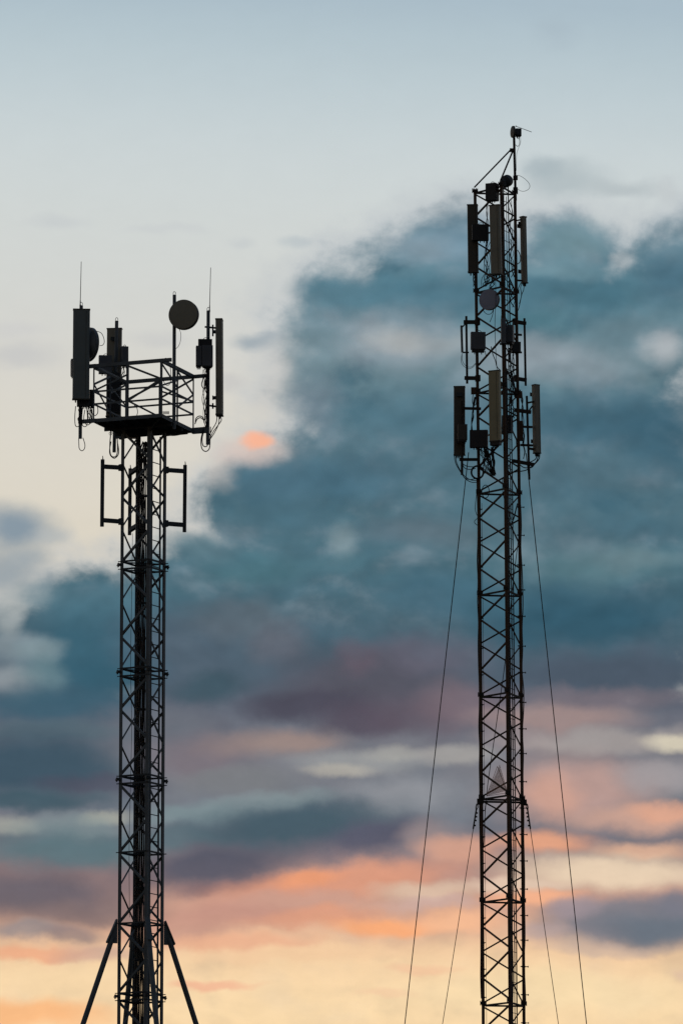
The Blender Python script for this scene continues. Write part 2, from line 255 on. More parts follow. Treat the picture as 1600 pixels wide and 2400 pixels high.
# ------------------------------------------------------------------ mesh helpers
Z = Vector((0, 0, 1))
class MB:
    """collects simple solids in world metres; build() links them as one mesh object"""
    def __init__(s): s.v = []; s.f = []; s.smooth = set()
    def add(s, vs, fs, smooth=False):
        k = len(s.v); s.v += [Vector(x) for x in vs]
        for f in fs:
            if smooth: s.smooth.add(len(s.f))
            s.f.append([i+k for i in f])
        return s
    def prism(s, prof0, prof1, smooth=False, caps=True):
        n = len(prof0)
        fs = [[i, (i+1) % n, (i+1) % n+n, i+n] for i in range(n)]
        s.add(list(prof0)+list(prof1), fs, smooth)
        if caps:
            s.add(list(prof0), [list(range(n))[::-1]]); s.add(list(prof1), [list(range(n))])
        return s
    def frame(s, a, b):
        d = (b-a).normalized(); u = d.cross(Z)
        if u.length < 1e-3: u = Vector((1, 0, 0))
        u.normalize(); return d, u, u.cross(d).normalized()
    def bar(s, a, b, w, h=None):
        h = h or w; d, u, v = s.frame(a, b)
        q = [(-.5, -.5), (.5, -.5), (.5, .5), (-.5, .5)]
        return s.prism([a+u*x*w+v*y*h for x, y in q], [b+u*x*w+v*y*h for x, y in q])
    def angle(s, a, b, w, t, e1, e2):
        """steel angle: flanges of width w along e1 and e2 from the corner line a-b"""
        pr = [(0, 0), (w, 0), (w, t), (t, t), (t, w), (0, w)]
        return s.prism([a+e1*x+e2*y for x, y in pr], [b+e1*x+e2*y for x, y in pr])
    def rod(s, a, b, r, n=8, r2=None):
        d, u, v = s.frame(a, b); r2 = r if r2 is None else r2
        c = [(math.cos(2*math.pi*i/n), math.sin(2*math.pi*i/n)) for i in range(n)]
        return s.prism([a+u*x*r+v*y*r for x, y in c], [b+u*x*r2+v*y*r2 for x, y in c], True)
    def tube(s, pts, r, n=6):
        rings = []; m = len(pts); u0 = None
        for i, p in enumerate(pts):
            d = (pts[min(i+1, m-1)]-pts[max(i-1, 0)]).normalized()
            u = (u0-d*u0.dot(d)) if u0 is not None else d.cross(Vector((0.31, 0.87, 0.38)))
            if u.length < 1e-4: u = d.cross(Vector((1, 0, 0)))
            u.normalize(); u0 = u; v = d.cross(u)
            rings.append([p+(u*math.cos(2*math.pi*k/n)+v*math.sin(2*math.pi*k/n))*r for k in range(n)])
        for a, b in zip(rings, rings[1:]): s.prism(a, b, True, False)
        s.add(rings[0], [list(range(n))]); s.add(rings[-1], [list(range(n))])
        return s
    def box(s, c, ex, ey, ez, bev=0.0):
        """oriented box: half-extent vectors; bev rounds the upright edges"""
        if bev:
            lx, ly = ex.length, ey.length; ux, uy = ex/lx, ey/ly; b = bev
            pr = []
            for sx, sy in ((1, -1), (1, 1), (-1, 1), (-1, -1)):
                cxx, cyy = sx*(lx-b), sy*(ly-b)
                a0 = {(1, -1): -90, (1, 1): 0, (-1, 1): 90, (-1, -1): 180}[(sx, sy)]
                for q in (0, 45, 90):
                    an = R(a0+q); pr.append((cxx+b*math.cos(an), cyy+b*math.sin(an)))
            return s.prism([c-ez+ux*x+uy*y for x, y in pr], [c+ez+ux*x+uy*y for x, y in pr])
        q = [(-1, -1), (1, -1), (1, 1), (-1, 1)]
        return s.prism([c-ez+ex*x+ey*y for x, y in q], [c+ez+ex*x+ey*y for x, y in q])
    def disc(s, prof, c, n, seg=40):
        """lathe: prof = [(distance along n, radius)], n unit axis"""
        d, u, v = s.frame(c, c+n)
        rings = [[c+n*z+(u*math.cos(2*math.pi*k/seg)+v*math.sin(2*math.pi*k/seg))*max(r, 1e-4) for k in range(seg)] for z, r in prof]
        for a, b in zip(rings, rings[1:]): s.prism(a, b, True, False)
        s.add(rings[0], [list(range(seg))]); s.add(rings[-1], [list(range(seg))])
        return s
    def build(s, name, m, parent=None, origin=None, kind=None, data=None):
        o_ = origin if origin is not None else (parent_loc(parent) if parent else Vector((sum(v.x for v in s.v)/len(s.v), sum(v.y for v in s.v)/len(s.v), min(v.z for v in s.v))))
        me = bpy.data.meshes.new(name); me.from_pydata([tuple(v-o_) for v in s.v], [], s.f)
        me.polygons.foreach_set('use_smooth', [i in s.smooth for i in range(len(s.f))])
        me.materials.append(m); me.update()
        o = bpy.data.objects.new(name, me); COL.objects.link(o); o['wl'] = 0
        del o['wl']; WL[o.name] = o_.copy()
        if parent: o.parent = parent; o.location = o_-parent_loc(parent)
        else: o.location = o_
        if kind: o['kind'] = kind
        return o
class Parts:
    """like MB, but every solid becomes a part of its own under one thing"""
    def __init__(s, part): s.p = []; s.part = part
    def _new(s): m_ = MB(); s.p.append(m_); return m_
    def tube(s, *a): s._new().tube(*a); return s
    def bar(s, *a): s._new().bar(*a); return s
    def rod(s, *a): s._new().rod(*a); return s
    def build(s, name, m):
        if len(s.p) == 1: return s.p[0].build(name, m)
        vs = [v for p in s.p for v in p.v]; lo = min(vs, key=lambda v: v.z)
        root = bpy.data.objects.new(name, None); COL.objects.link(root); root.location = lo; root.empty_display_size = .1; WL[root.name] = lo.copy()
        for p in s.p: p.build(s.part, m, root)
        return root
WL = {}
def parent_loc(p): return WL[p.name]
def thing(name, loc, label, cat, group=None):
    o = bpy.data.objects.new(name, None); COL.objects.link(o); o.location = loc; WL[o.name] = Vector(loc)
    o.empty_display_size = 0.2; return tag(o, label, cat, group)
def tag(o, label, cat=None, group=None):
    o['label'] = label
    if cat: o['category'] = cat
    if group: o['group'] = group
    return o
def sub(o_src, parent, loc):
    c = o_src.copy(); COL.objects.link(c); c.parent = parent; c.location = Vector(loc)-parent_loc(parent); WL[c.name] = Vector(loc); return c

fw = Vector((0, math.cos(PITCH), math.sin(PITCH))); upv = Vector((0, -math.sin(PITCH), math.cos(PITCH)))
class Site:
    """a mast site: s metres per photograph pixel at distance D; d is depth behind the mast axis in the same units"""
    def __init__(s, D): s.D = D; s.s = D/F
    def P(s, px, py, d=0.0):
        r = fw+Vector((1, 0, 0))*((px-800)/F)+upv*((1200-py)/F)
        return CAM+r*((s.D+d*s.s)/r.y)
    def Pz(s, px, py, z):
        r = fw+Vector((1, 0, 0))*((px-800)/F)+upv*((1200-py)/F)
        return CAM+r*((z-CAM.z)/r.z)
L = Site(154.0); Q = Site(200.0)
def zof(site, px, py, d): return site.P(px, py, d).z
def smooth_pts(pts, k=6):
    out = []; n = len(pts)
    for i in range(n-1):
        p0 = pts[max(i-1, 0)]; p1 = pts[i]; p2 = pts[i+1]; p3 = pts[min(i+2, n-1)]
        for j in range(k):
            t = j/k
            out.append(0.5*((2*p1)+(p2-p0)*t+(2*p0-5*p1+4*p2-p3)*t*t+(3*p1-p0-3*p2+p3)*t*t*t))
    out.append(pts[-1]); return out
def cable(mb, site, pts, r, k=6, n=5): return mb.tube(smooth_pts([site.P(*p) for p in pts], k), r*site.s, n)

# ------------------------------------------------------------------ ground
g = MB(); ng = 60
for i in range(ng+1):
    for j in range(ng+1):
        x = -4000+8000*i/ng; y = -4000+8000*j/ng
        g.v.append(Vector((x, y, 0.0 if abs(x) < 400 and abs(y) < 600 else -abs(math.sin(x*.003)*math.cos(y*.002))*3)))
for i in range(ng):
    for j in range(ng): g.f.append([i*(ng+1)+j, (i+1)*(ng+1)+j, (i+1)*(ng+1)+j+1, i*(ng+1)+j+1])
g.build('ground', M['ground'], origin=Vector((0, 0, 0)), kind='structure')

# ================================================================== LEFT TOWER: square lattice tower
C4 = {'L': (-53.5, -16.5), 'N': (16.5, -53.5), 'R': (53.5, 16.5), 'F': (-16.5, 53.5)}
a0 = L.P(337.7, 1040, 0); a1 = L.P(328.9, 2380, 0)
def axL(z):
    t = (z-a1.z)/(a0.z-a1.z)
    if t < 0: t *= 0.3
    return Vector((a1.x+(a0.x-a1.x)*t, L.D, z))
def cL(k, z, f=1.0):
    o = C4[k]; a = axL(z); return a+Vector((o[0]*L.s*f, o[1]*L.s*f, 0))
def offL(ox, od, z): a = axL(z); return a+Vector((ox*L.s, od*L.s, 0))
def zL(y): return zof(L, 284-(y-1040)*0.0066, y, -16.5)
tower = thing('lattice_tower', Vector((axL(0).x, L.D, 0)), 'square grey lattice tower with a railed platform at its top and splayed support struts', 'tower')
PSL = L.s
ORD = ['L', 'N', 'R', 'F']
def dirv(a, b):
    v = Vector((C4[b][0]-C4[a][0], C4[b][1]-C4[a][1], 0)); return v.normalized()
ztopL = zL(1006)
for i, k in enumerate(ORD):
    e1 = dirv(k, ORD[(i+1) % 4]); e2 = dirv(k, ORD[(i-1) % 4])
    m_ = MB(); zs = [0.3, zL(2335), zL(1826), zL(1325), ztopL]
    for z0, z1 in zip(zs, zs[1:]): m_.angle(cL(k, z0), cL(k, z1), 8.5*PSL, 1.0*PSL, e1, e2)
    m_.build('leg', M['steel'], tower)
    p = MB(); b_ = cL(k, 0.15); p.box(b_+(e1+e2)*0.03, e1*0.32, e2*0.32, Z*0.15); p.build('footing', M['concrete'], tower)
# sections: (top y, bottom y, zigzags, start of the L-N face)
sec = [(1008, 1318, 4, 1), (1333, 1569, 3, 1), (1584, 1819, 3, 0), (1837, 1997, 2, 1), (2000, 2163, 2, 1), (2166, 2326, 2, 1), (2344, 2508, 2, 1)]
levels = []
secz = [(zL(a), zL(b), n, s0) for a, b, n, s0 in sec]
zz = secz[-1][1]
while zz > 2.2:
    secz.append((zz-0.03, max(zz-1.6, 0.35), 2, 1)); zz -= 1.6
def flat(a, b, w, t, nrm):
    """flat-and-flange bracing member lying against a face with outward normal nrm"""
    d = (b-a).normalized(); e1 = d.cross(nrm).normalized()
    m_ = MB(); m_.angle(a-e1*w/2, b-e1*w/2, w, t, e1, -nrm); return m_
for (z0, z1, n, s0) in secz:
    for i in range(4):
        A, B = ORD[i], ORD[(i+1) % 4]
        nr = Vector((C4[A][0]+C4[B][0], C4[A][1]+C4[B][1], 0)).normalized()
        st_ = s0 ^ (0 if i in (0, 1, 2, 3) else 1)
        cur = A if st_ else B
        for k in range(n):
            oth = B if cur == A else A
            za = z0-(z0-z1)*k/n-0.035; zb = z0-(z0-z1)*(k+1)/n+0.035
            inn = 0.93 if k % 2 else 0.955
            w = 5.2 if i in (0, 1) else 4.4
            flat(cL(cur, za, inn), cL(oth, zb, inn), w*PSL, 0.9*PSL, nr).build('brace', M['steel'], tower)
            cur = oth
def ringL(z, flange=0):
    for i in range(4):
        A, B = ORD[i], ORD[(i+1) % 4]
        m_ = MB(); m_.bar(cL(A, z, .97), cL(B, z, .97), 3.4*PSL, 4.0*PSL)
        # bolt stubs through the ends of the beam
        d = dirv(A, B); m_.rod(cL(A, z)-d*6*PSL, cL(A, z)+d*3*PSL, 1.2*PSL, 6)
        m_.build('ring_beam', M['steel_dark'], tower)
    m_ = MB(); m_.bar(cL('L', z-.02, .95), cL('R', z-.02, .95), 2.6*PSL, 3*PSL); m_.bar(cL('N', z+.02, .95), cL('F', z+.02, .95), 2.6*PSL, 3*PSL)
    m_.build('cross_bracing', M['steel_dark'], tower)
for y in (1998, 2164.5): ringL(zL(y))
zz = secz[6][1]
while zz > 2.2: ringL(zz); zz -= 1.6
for y0, y1 in ((1316, 1334), (1567, 1585), (1819, 1837), (2328, 2345)):
    ringL(zL(y0)); ringL(zL(y1))
    zm = zL((y0+y1)/2)
    for k in ORD:
        o = Vector((C4[k][0], C4[k][1], 0)).normalized(); t_ = Vector((-o.y, o.x, 0))
        m_ = MB(); c = cL(k, zm); m_.box(c+o*2.5*PSL, t_*6*PSL, o*5*PSL, Z*1.3*PSL); m_.box(c+o*2.5*PSL+Z*3.4*PSL, t_*5*PSL, o*4*PSL, Z*1.0*PSL)
        for q in (-3.5, 0, 3.5): m_.rod(c+o*5*PSL+t_*q*PSL-Z*4.5*PSL, c+o*5*PSL+t_*q*PSL+Z*5.5*PSL, 1.1*PSL, 6)
        m_.build('flange_joint', M['steel_dark'], tower)
# ladder on the inner side of the near right face
lad = MB(); zt, zb_ = zL(1022), 0.5
for ox, od in ((39.5, -7), (20.5, -44)): lad.bar(offL(ox, od, zb_), offL(ox, od, zt), 2.4*PSL, 4.6*PSL)
lad = lad.build('ladder', M['steel'], tower)
rung0 = None; z = zL(1057)
ra = offL(20.5, -44, 0); rb = offL(39.5, -7, 0)
while z > 0.8:
    if rung0 is None:
        m_ = MB(); c0 = (offL(20.5, -44, z)+offL(39.5, -7, z))/2; hv = (rb-ra)/2
        m_.rod(c0-hv, c0+hv, 1.15*PSL, 6); rung0 = m_.build('rung', M['steel_dark'], lad, origin=c0)
    else: sub(rung0, lad, (offL(20.5, -44, z)+offL(39.5, -7, z))/2)
    z -= 0.30
# cable support rungs
clamp0 = None
ztray = [zL(y) for y in (1076, 1159, 1242, 1326, 1410, 1493, 1577, 1660, 1742, 1826, 1911, 1995, 2079, 2163, 2247, 2331)]
for z in ztray:
    c = offL(-1.5, 4, z)
    if clamp0 is None:
        m_ = MB(); m_.box(c, Vector((13, 5, 0))*PSL, Vector((-1, 2.6, 0))*PSL, Z*2.2*PSL)
        for q in range(7): m_.box(c+Vector((-11+q*3.7, -3, 0))*PSL, Vector((1.2, 0, 0))*PSL, Vector((0, 1.6, 0))*PSL, Z*3.2*PSL)
        clamp0 = m_.build('cable_clamp', M['steel_dark'], tower, origin=c)
    else: sub(clamp0, tower, c)
# second tray uprights
for ox, od in ((-13.5, 2), (10.5, 12)):
    m_ = MB(); m_.bar(offL(ox, od, 0.4), offL(ox, od, zL(1075)), 2.0*PSL, 3.0*PSL); m_.build('cable_tray_rail', M['steel_dark'], tower)
# gussets and raking struts
for k in ORD:
    o = Vector((C4[k][0], C4[k][1], 0)).normalized(); t_ = Vector((-o.y, o.x, 0))
    zt, zb_ = zL(2156), zL(2211)
    zg = zt-0.02
    pa = cL(k, zt)+o*1*PSL; pb = cL(k, zb_)+o*1*PSL; pc = cL(k, zb_)+o*26*PSL
    m_ = MB(); th = t_*2.2*PSL
    m_.prism([pa-th, pc-th, pb-th], [pa+th, pc+th, pb+th])
    # folded cheek and end plate that clamp the pipe
    m_.prism([pa+o*1*PSL-t_*6*PSL, pc-t_*6*PSL, pc+o*1.5*PSL-t_*6*PSL+Z*3*PSL, pa+o*3*PSL-t_*6*PSL+Z*2*PSL], [pa+o*1*PSL+t_*6*PSL, pc+t_*6*PSL, pc+o*1.5*PSL+t_*6*PSL+Z*3*PSL, pa+o*3*PSL+t_*6*PSL+Z*2*PSL])
    m_.build('gusset_plate', M['steel'], tower)
    s0 = cL(k, zL(2196))+o*12.5*PSL; run = s0.z*0.335
    s1 = Vector((s0.x+o.x*run, s0.y+o.y*run, 0.2))
    m_ = MB(); m_.rod(s0, s1, 6.3*PSL, 14); m_.build('support_strut', M['steel'], tower)
    m_ = MB(); m_.box(Vector((s1.x, s1.y, 0.12)), o*0.4, t_*0.4, Z*0.13); m_.build('footing', M['concrete'], tower)

# ---- platform
z0p = L.P(335, 998, 0).z; ztp = z0p+132*PSL
pA = L.Pz(220, 986, z0p); pB = L.Pz(378, 973.5, z0p); pC = L.Pz(453, 1010, z0p); pD = pA+pC-pB
plat = MB()
cen = (pA+pC)/2
fr = [pA, pB, pC, pD]
plat.prism([p+Z*.028 for p in fr], [p+Z*.045 for p in fr])
plat = plat.build('platform', M['steel_dark'], tower)
for i in range(4):
    a, b = fr[i], fr[(i+1) % 4]; m_ = MB(); d = (b-a).normalized()
    m_.bar(a-d*3*PSL, b+d*3*PSL-d*6*PSL*(i % 2)+(d*26*PSL if i == 2 else d*0), 2.2*PSL, 9*PSL); m_.build('edge_beam', M['steel'], plat)
for t in (.2, .4, .6, .8):
    m_ = MB(); m_.bar(fr[0].lerp(fr[1], t)-Z*.03, fr[3].lerp(fr[2], t)-Z*.03, 3.5*PSL, 7*PSL); m_.build('joist', M['steel_dark'], plat)
for t in (.33, .66):
    m_ = MB(); m_.bar(fr[0].lerp(fr[3], t)-Z*.09, fr[1].lerp(fr[2], t)-Z*.09, 4*PSL, 8*PSL); m_.build('joist', M['steel_dark'], plat)
# cantilever knees from tower legs to the platform corners
for k, p in (('L', pA), ('N', pB), ('R', pC), ('F', pD)):
    m_ = MB(); m_.bar(cL(k, z0p-20*PSL), p.lerp(cen, .12)-Z*.07, 4.5*PSL, 4.5*PSL); m_.build('knee_brace', M['steel_dark'], plat)
# posts, rails, bracing
def post(p, w=4.0): m_ = MB(); m_.bar(p-Z*.03, Vector((p.x, p.y, ztp)), w*PSL, w*PSL); m_.build('post', M['steel'], plat)
mids = {i: (fr[i]+fr[(i+1) % 4])/2 for i in range(4)}
for p, w in zip(fr, (3.4, 6.0, 3.4, 7.0)): post(p, w)
for i in (0, 1): post(mids[i], 4.2 if i == 1 else 6.6)
post(mids[2], 6.0); post(mids[3], 3.4)
for i in range(4):
    a, b = fr[i], fr[(i+1) % 4]; d = (b-a).normalized()
    for h, w in ((40, 4.2), (70, 4.2)):
        m_ = MB(); m_.bar(a+Z*h*PSL, b+Z*h*PSL, 2.2*PSL, w*PSL); m_.build('rail', M['steel'], plat)
    ext0, ext1 = {0: (9, 26), 1: (0, 0), 2: (34, 10), 3: (0, 0)}[i]
    m_ = MB(); m_.bar(a-d*ext0*PSL+Z*132*PSL, b+d*ext1*PSL+Z*132*PSL, 6*PSL, 8.5*PSL if i != 3 else 5*PSL); m_.build('rail', M['steel'], plat)
    nr = Vector((d.y, -d.x, 0)); md = mids[i]
    m_ = MB(); m_.bar(a+Z*126*PSL, md+Z*86*PSL, 1.8*PSL, 4.6*PSL); m_.build('rail_brace', M['steel'], plat)
    m_ = MB(); m_.bar(a+Z*72*PSL, md+Z*104*PSL+nr*.02, 1.8*PSL, 4.0*PSL); m_.build('rail_brace', M['steel'], plat)
    m_ = MB(); m_.bar(md+Z*126*PSL, b+Z*88*PSL, 1.8*PSL, 5*PSL); m_.build('rail_brace', M['steel'], plat)
    m_ = MB(); m_.bar(md+Z*40*PSL+nr*.02, b+Z*88*PSL, 1.8*PSL, 4.4*PSL); m_.build('rail_brace', M['steel'], plat)
# outrigger arms carrying the antenna poles
dBA = (pA-pB).normalized(); dDC = (pC-pD).normalized(); dBC = (pC-pB).normalized()
armL = pA+dBA*33*PSL
for z_ in (z0p, ztp):
    m_ = MB(); m_.bar(Vector((pA.x, pA.y, z_))-dBA*6*PSL, Vector((armL.x, armL.y, z_))+dBA*6*PSL, 7*PSL, 9*PSL); m_.build('outrigger_arm', M['steel'], plat)
armR = pC+dDC*37*PSL
m_ = MB(); m_.bar(pC-dDC*2*PSL, armR+dDC*3*PSL, 9*PSL, 14*PSL); m_.build('outrigger_arm', M['steel'], plat)
armD = pD+(-dBC)*-14*PSL-dDC*22*PSL
m_ = MB(); m_.bar(pD, armD, 7*PSL, 9*PSL); m_.build('outrigger_arm', M['steel'], plat)
m_ = MB(); m_.bar(pD+Z*132*PSL, armD+Z*132*PSL, 6*PSL, 7*PSL); m_.build('outrigger_arm', M['steel'], plat)
m_ = MB()
for q in range(7): m_.box(pB+dBC*12*PSL+Vector((q*2.6-2, 3, 9))*PSL, Vector((.8, 0, 0))*PSL, Vector((0, 3, 0))*PSL, Z*3*PSL)
m_.build('grating_offcut', M['steel_dark'], plat)

def dep(site, p): return (p.y-site.D)/site.s
def pole(site, name, label, xt, yt, xb, yb, d, w, m='steel', cat='pole', eye=True, extra=None, group=None):
    a = site.P(xt, yt, d); b = site.P(xb, yb, d); b.y = a.y
    mb = MB(); mb.rod(b, a, w/2*site.s, 12)
    root = thing(name, b, label, cat, group)
    mb.build('pipe', M[m], root)
    if eye:
        e = MB(); s = site.s; pts = [a+Vector((math.cos(t)*3*s, 0, max(math.sin(t), -.3)*5*s+3*s)) for t in [R(x) for x in range(-40, 221, 20)]]
        e.tube(pts, .7*s, 5); e.build('lifting_eye', M[m], root)
    return root
def rbox(mb, site, xc, yt, yb, w, dp, yaw, d, bev=0.0, xb=None):
    a = site.P(xc, yt, d); b = site.P(xc if xb is None else xb, yb, d); b.y = a.y
    ex = Vector((math.cos(yaw), math.sin(yaw), 0))*w/2*site.s; ey = Vector((-math.sin(yaw), math.cos(yaw), 0))*dp/2*site.s
    mb.box((a+b)/2, ex, ey, (a-b)/2, bev*site.s); return a, b, ex, ey
def panel(site, label, xt, yt, xb, yb, w, dp, yaw, d, m, group, nconn=4, bev=.28):
    yaw = R(yaw)
    mb = MB(); a, b, ex, ey = rbox(mb, site, xt, yt, yb, w, dp, yaw, d, min(w, dp)*bev, xb)
    root = thing('panel_antenna', b, label, 'antenna', group)
    mb.build('radome', M[m], root)
    s = site.s
    for nm, p, sg in (('top_cap', a, 1), ('bottom_cap', b, -1)):
        c = MB(); c.box(p+Z*sg*1.2*s, ex*1.03, ey*1.05, Z*1.4*s); c.build(nm, M['radome_dark'], root)
    n = ey.normalized(); c = MB(); c.box((a+b)/2-n*(dp/2+.1)*s+ex*.55, ex.normalized()*.35*s, n*.35*s, (a-b)*.485); c.build('seam', M['radome_dark'], root)
    for i in range(nconn):
        t = (i+.5)/nconn*2-1
        c = MB(); q = b+ex*t*.75-Z*2.4*s; c.rod(q, q-Z*7*s, 1.3*s, 8); c.rod(q-Z*2*s, q-Z*4*s, 1.9*s, 6); c.build('connector', M['cable'], root)
    # mounting brackets behind
    for f in (.12, .82):
        p = a.lerp(b, f)+n*(dp/2+3.5)*s
        c = MB(); c.box(p, ex.normalized()*4.5*s, n*3.8*s, Z*3.5*s); c.box(p+n*4*s, ex.normalized()*6.5*s, n*1.0*s, Z*4.5*s); c.build('bracket', M['steel_dark'], root)
    return root
def radio(site, label, xc, yt, yb, w, dp, yaw, d, m='box', group=None, fins=8, lower=0, handle=True, nconn=3):
    yaw = R(yaw); mb = MB(); a, b, ex, ey = rbox(mb, site, xc, yt, yb, w, dp, yaw, d, 1.6)
    root = thing('radio_unit', b, label, 'radio box', group); mb.build('housing', M[m], root); s = site.s
    f = MB(); n = ey.normalized()
    for i in range(fins):
        t = -0.86+1.72*i/(fins-1); f.box((a+b)/2+ex*t+ey+n*1.2*s, ex.normalized()*.45*s, n*1.6*s, (a-b)*.46)
    f.build('cooling_fins', M['box_dark'], root)
    if lower:
        c = MB(); c.box(b-Z*lower/2*s, ex*.84, ey*.8, Z*lower/2*s); c.build('connector_plate', M['box_dark'], root)
    if handle:
        c = MB(); pts = [a+ex*.1+Vector((ex.x*math.cos(t)*.35, ex.y*math.cos(t)*.35, math.sin(t)*5*s)) for t in [R(x) for x in range(0, 181, 20)]]
        c.tube(pts, .7*s, 5); c.build('handle', M['steel_dark'], root)
    for i in range(nconn):
        c = MB(); q = b+ex*((i+.5)/nconn*2-1)*.7-Z*lower*s; c.rod(q, q-Z*5*s, 1.2*s, 7); c.build('connector', M['cable'], root)
    return root
def dish(site, label, px, py, r, depth, yaw, d, m, el=0.0, dome=3.0, rim='steel_dark', group='round dish antennas on the two towers'):
    c = site.P(px, py, d); s = site.s
    n = Vector((math.sin(R(yaw))*math.cos(R(el)), -math.cos(R(yaw))*math.cos(R(el)), math.sin(R(el))))   # towards the front
    root = thing('dish_antenna', c-Z*r*s, label, 'dish antenna', group)
    mb = MB(); prof = [(-2, r*.97), (0, r*.985)]+[(.8+dome*(1-(q*q)), r*.975*q) for q in (.99, .8, .6, .4, .2, .01)]
    mb.disc([(z_*s, q*s) for z_, q in prof], c, n); mb.build('radome_cover', M[m], root)
    mb = MB(); mb.disc([(-.6*s, r*.97*s), (-.6*s, r*s), (-depth*s, r*1.0*s), (-depth*s, r*.9*s), (-(depth+r*.28)*s, r*.45*s), (-(depth+r*.34)*s, r*.2*s)], c, n)
    mb.build('shroud', M[rim], root)
    mb = MB(); q = c-n*(depth+r*.34)*s; sx = n.cross(Z).normalized()
    mb.box(q-n*6*s, sx*6*s, n*6*s, Z*7*s); mb.rod(q-n*12*s-Z*9*s, q-n*12*s+Z*9*s, 3*s, 8); mb.build('mount', M['steel_dark'], root)
    return root
def whip(site, label, x0, y0, x1, y1, d):
    a = site.P(x0, y0, d); b = site.P(x1, y1, d); s = site.s
    root = thing('whip_antenna', a, label, 'antenna', 'thin whip antennas')
    m_ = MB(); m_.rod(a, a.lerp(b, .12), 1.3*s, 8, 1.1*s); m_.rod(a.lerp(b, .12), b, 1.0*s, 6, .75*s); m_.build('rod', M['steel_dark'], root)
    m_ = MB(); m_.rod(a-Z*4*s, a+Z*2*s, 1.8*s, 8); m_.build('base', M['steel_dark'], root)
    return root
def cabling(site, label, paths, r, group=None, m='cable', name='cable'):
    mb = Parts('strand')
    for p in paths: cable(mb, site, p, r)
    o = mb.build(name, M[m]); return tag(o, label, 'cable', group)
def mess(mb, site, x0, y0, x1, y1, d, n, spread, r=.9):
    """loose cables wandering along a line between two points"""
    for _ in range(n):
        k = max(4, int(abs(y1-y0)/16)); pts = []
        for i in range(k+1):
            t = i/k; pts.append((x0+(x1-x0)*t+random.uniform(-1, 1)*spread, y0+(y1-y0)*t, d+random.uniform(-1, 1)*spread))
        cable(mb, site, pts, r*random.uniform(.7, 1.25), 4)
def loop(site, x, yt, yb, w, d, top=None):
    tx = x if top is None else top
    return [(tx-w*.35, yt, d), (x-w*.5, (yt+yb)/2, d-2), (x-w*.42, yb-w*.35, d-2), (x, yb, d), (x+w*.42, yb-w*.35, d+2), (x+w*.5, (yt+yb)/2, d+2), (tx+w*.35, yt, d)]

# ---- equipment on the left tower
GP = 'grey panel antennas'
dL = dep(L, armL); dR_ = dep(L, armR); dD = dep(L, armD)
pole(L, 'antenna_pole', 'vertical pole behind the leftmost wide panel antenna of the platform', 191, 716, 188.5, 1028, dL, 8.5)
panel(L, 'widest blue grey panel antenna hanging at the left end of the railed platform', 191.8, 727, 190, 935, 40, 14, 4, dL-16, 'radome_green', GP, 6)
m_ = radio(L, 'slim grey box on the outer left edge of the widest panel antenna', 170.5, 842, 882, 7, 16, 10, dL-4, 'box', None, 4, 0, False, 2)
radio(L, 'dark junction box on the pole just below the widest panel antenna', 196, 936, 953, 30, 14, 10, dL-4, 'box_dark', None, 5, 0, False, 5)
radio(L, 'small dark clamp box where the leftmost pole meets the upper platform rail', 216, 914, 952, 12, 12, 10, dL+6, 'box_dark', None, 4, 0, False, 2)
dish(L, 'round domed dish half hidden behind the widest panel antenna at far left', 213, 808, 41, 8, 122, dL+14, 'radome_green', 0, 7, 'box')
whip(L, 'thin whip antenna rising above the widest panel antenna at left', 188.6, 716, 191, 613, dL)
pole(L, 'antenna_pole', 'vertical pole in front of the back panel antenna behind the left railing', 274, 752, 268, 1060, dD, 8.5)
panel(L, 'panel antenna seen from the back standing behind the left half of the railing', 269, 772, 266.5, 975, 36, 14, 172, dD+22, 'radome', GP, 4)
radio(L, 'grey radio box right of the pole on the back panel antenna', 292, 813, 858, 16, 18, 20, dD-4, 'box', None, 5)
radio(L, 'grey radio box just above the upper rail left of the back panel antenna', 247, 834, 876, 31, 18, 6, dD-10, 'box', None, 8)
radio(L, 'dark tall radio box low on the back panel antenna behind the railing', 266, 874, 968, 33, 14, 4, dD-12, 'box_dark', None, 8)
dP = dep(L, pB)+66
pole(L, 'antenna_pole', 'tall pole on the platform front carrying the large round dish', 409, 691, 408, 1006, -62, 8.4)
dish(L, 'large round olive grey dish facing forward on the middle pole of the platform', 429.3, 736.7, 36, 13, -14, -84, 'radome', 0, 1.2)
pole(L, 'antenna_pole', 'rightmost platform pole with twin grey radio boxes and tangled cables', 488.3, 728, 487, 1042, dR_, 8.4)
whip(L, 'thin whip antenna above the rightmost platform pole', 491.2, 728, 494, 627, dR_)
panel(L, 'narrow panel antenna seen from its side at the right end of the platform', 514, 751, 514.6, 972, 30, 16.5, 86, dR_+2, 'radome', GP, 4)
radio(L, 'left grey box of the twin radio pair on the rightmost platform pole', 466, 812, 858, 13.5, 22, 4, dR_-12, 'box', None, 5, 3, False)
radio(L, 'right grey box of the twin radio pair on the rightmost platform pole', 486, 811, 859, 26, 22, 4, dR_-12, 'box', None, 7, 3, False)
radio(L, 'dark radio box on top of the twin grey boxes of the right pole', 481, 796, 812, 33, 18, 4, dR_-10, 'box_dark', None, 8, 0, True, 0)
# side arms of the right panel
m_ = Parts('bar')
for y, x0, x1 in ((766, 480, 508), (950, 487, 508)):
    m_.bar(L.P(x0, y, dR_), L.P(x1, y+3, dR_+2), 4*PSL, 4*PSL); m_.rod(L.P(499, y-5, dR_), L.P(499, y+22 if y < 800 else y+8, dR_), 2.2*PSL, 6)
tag(m_.build('tilt_bracket', M['steel_dark']), 'tilt bracket arms between the right pole and the narrow side-on panel antenna', 'bracket')

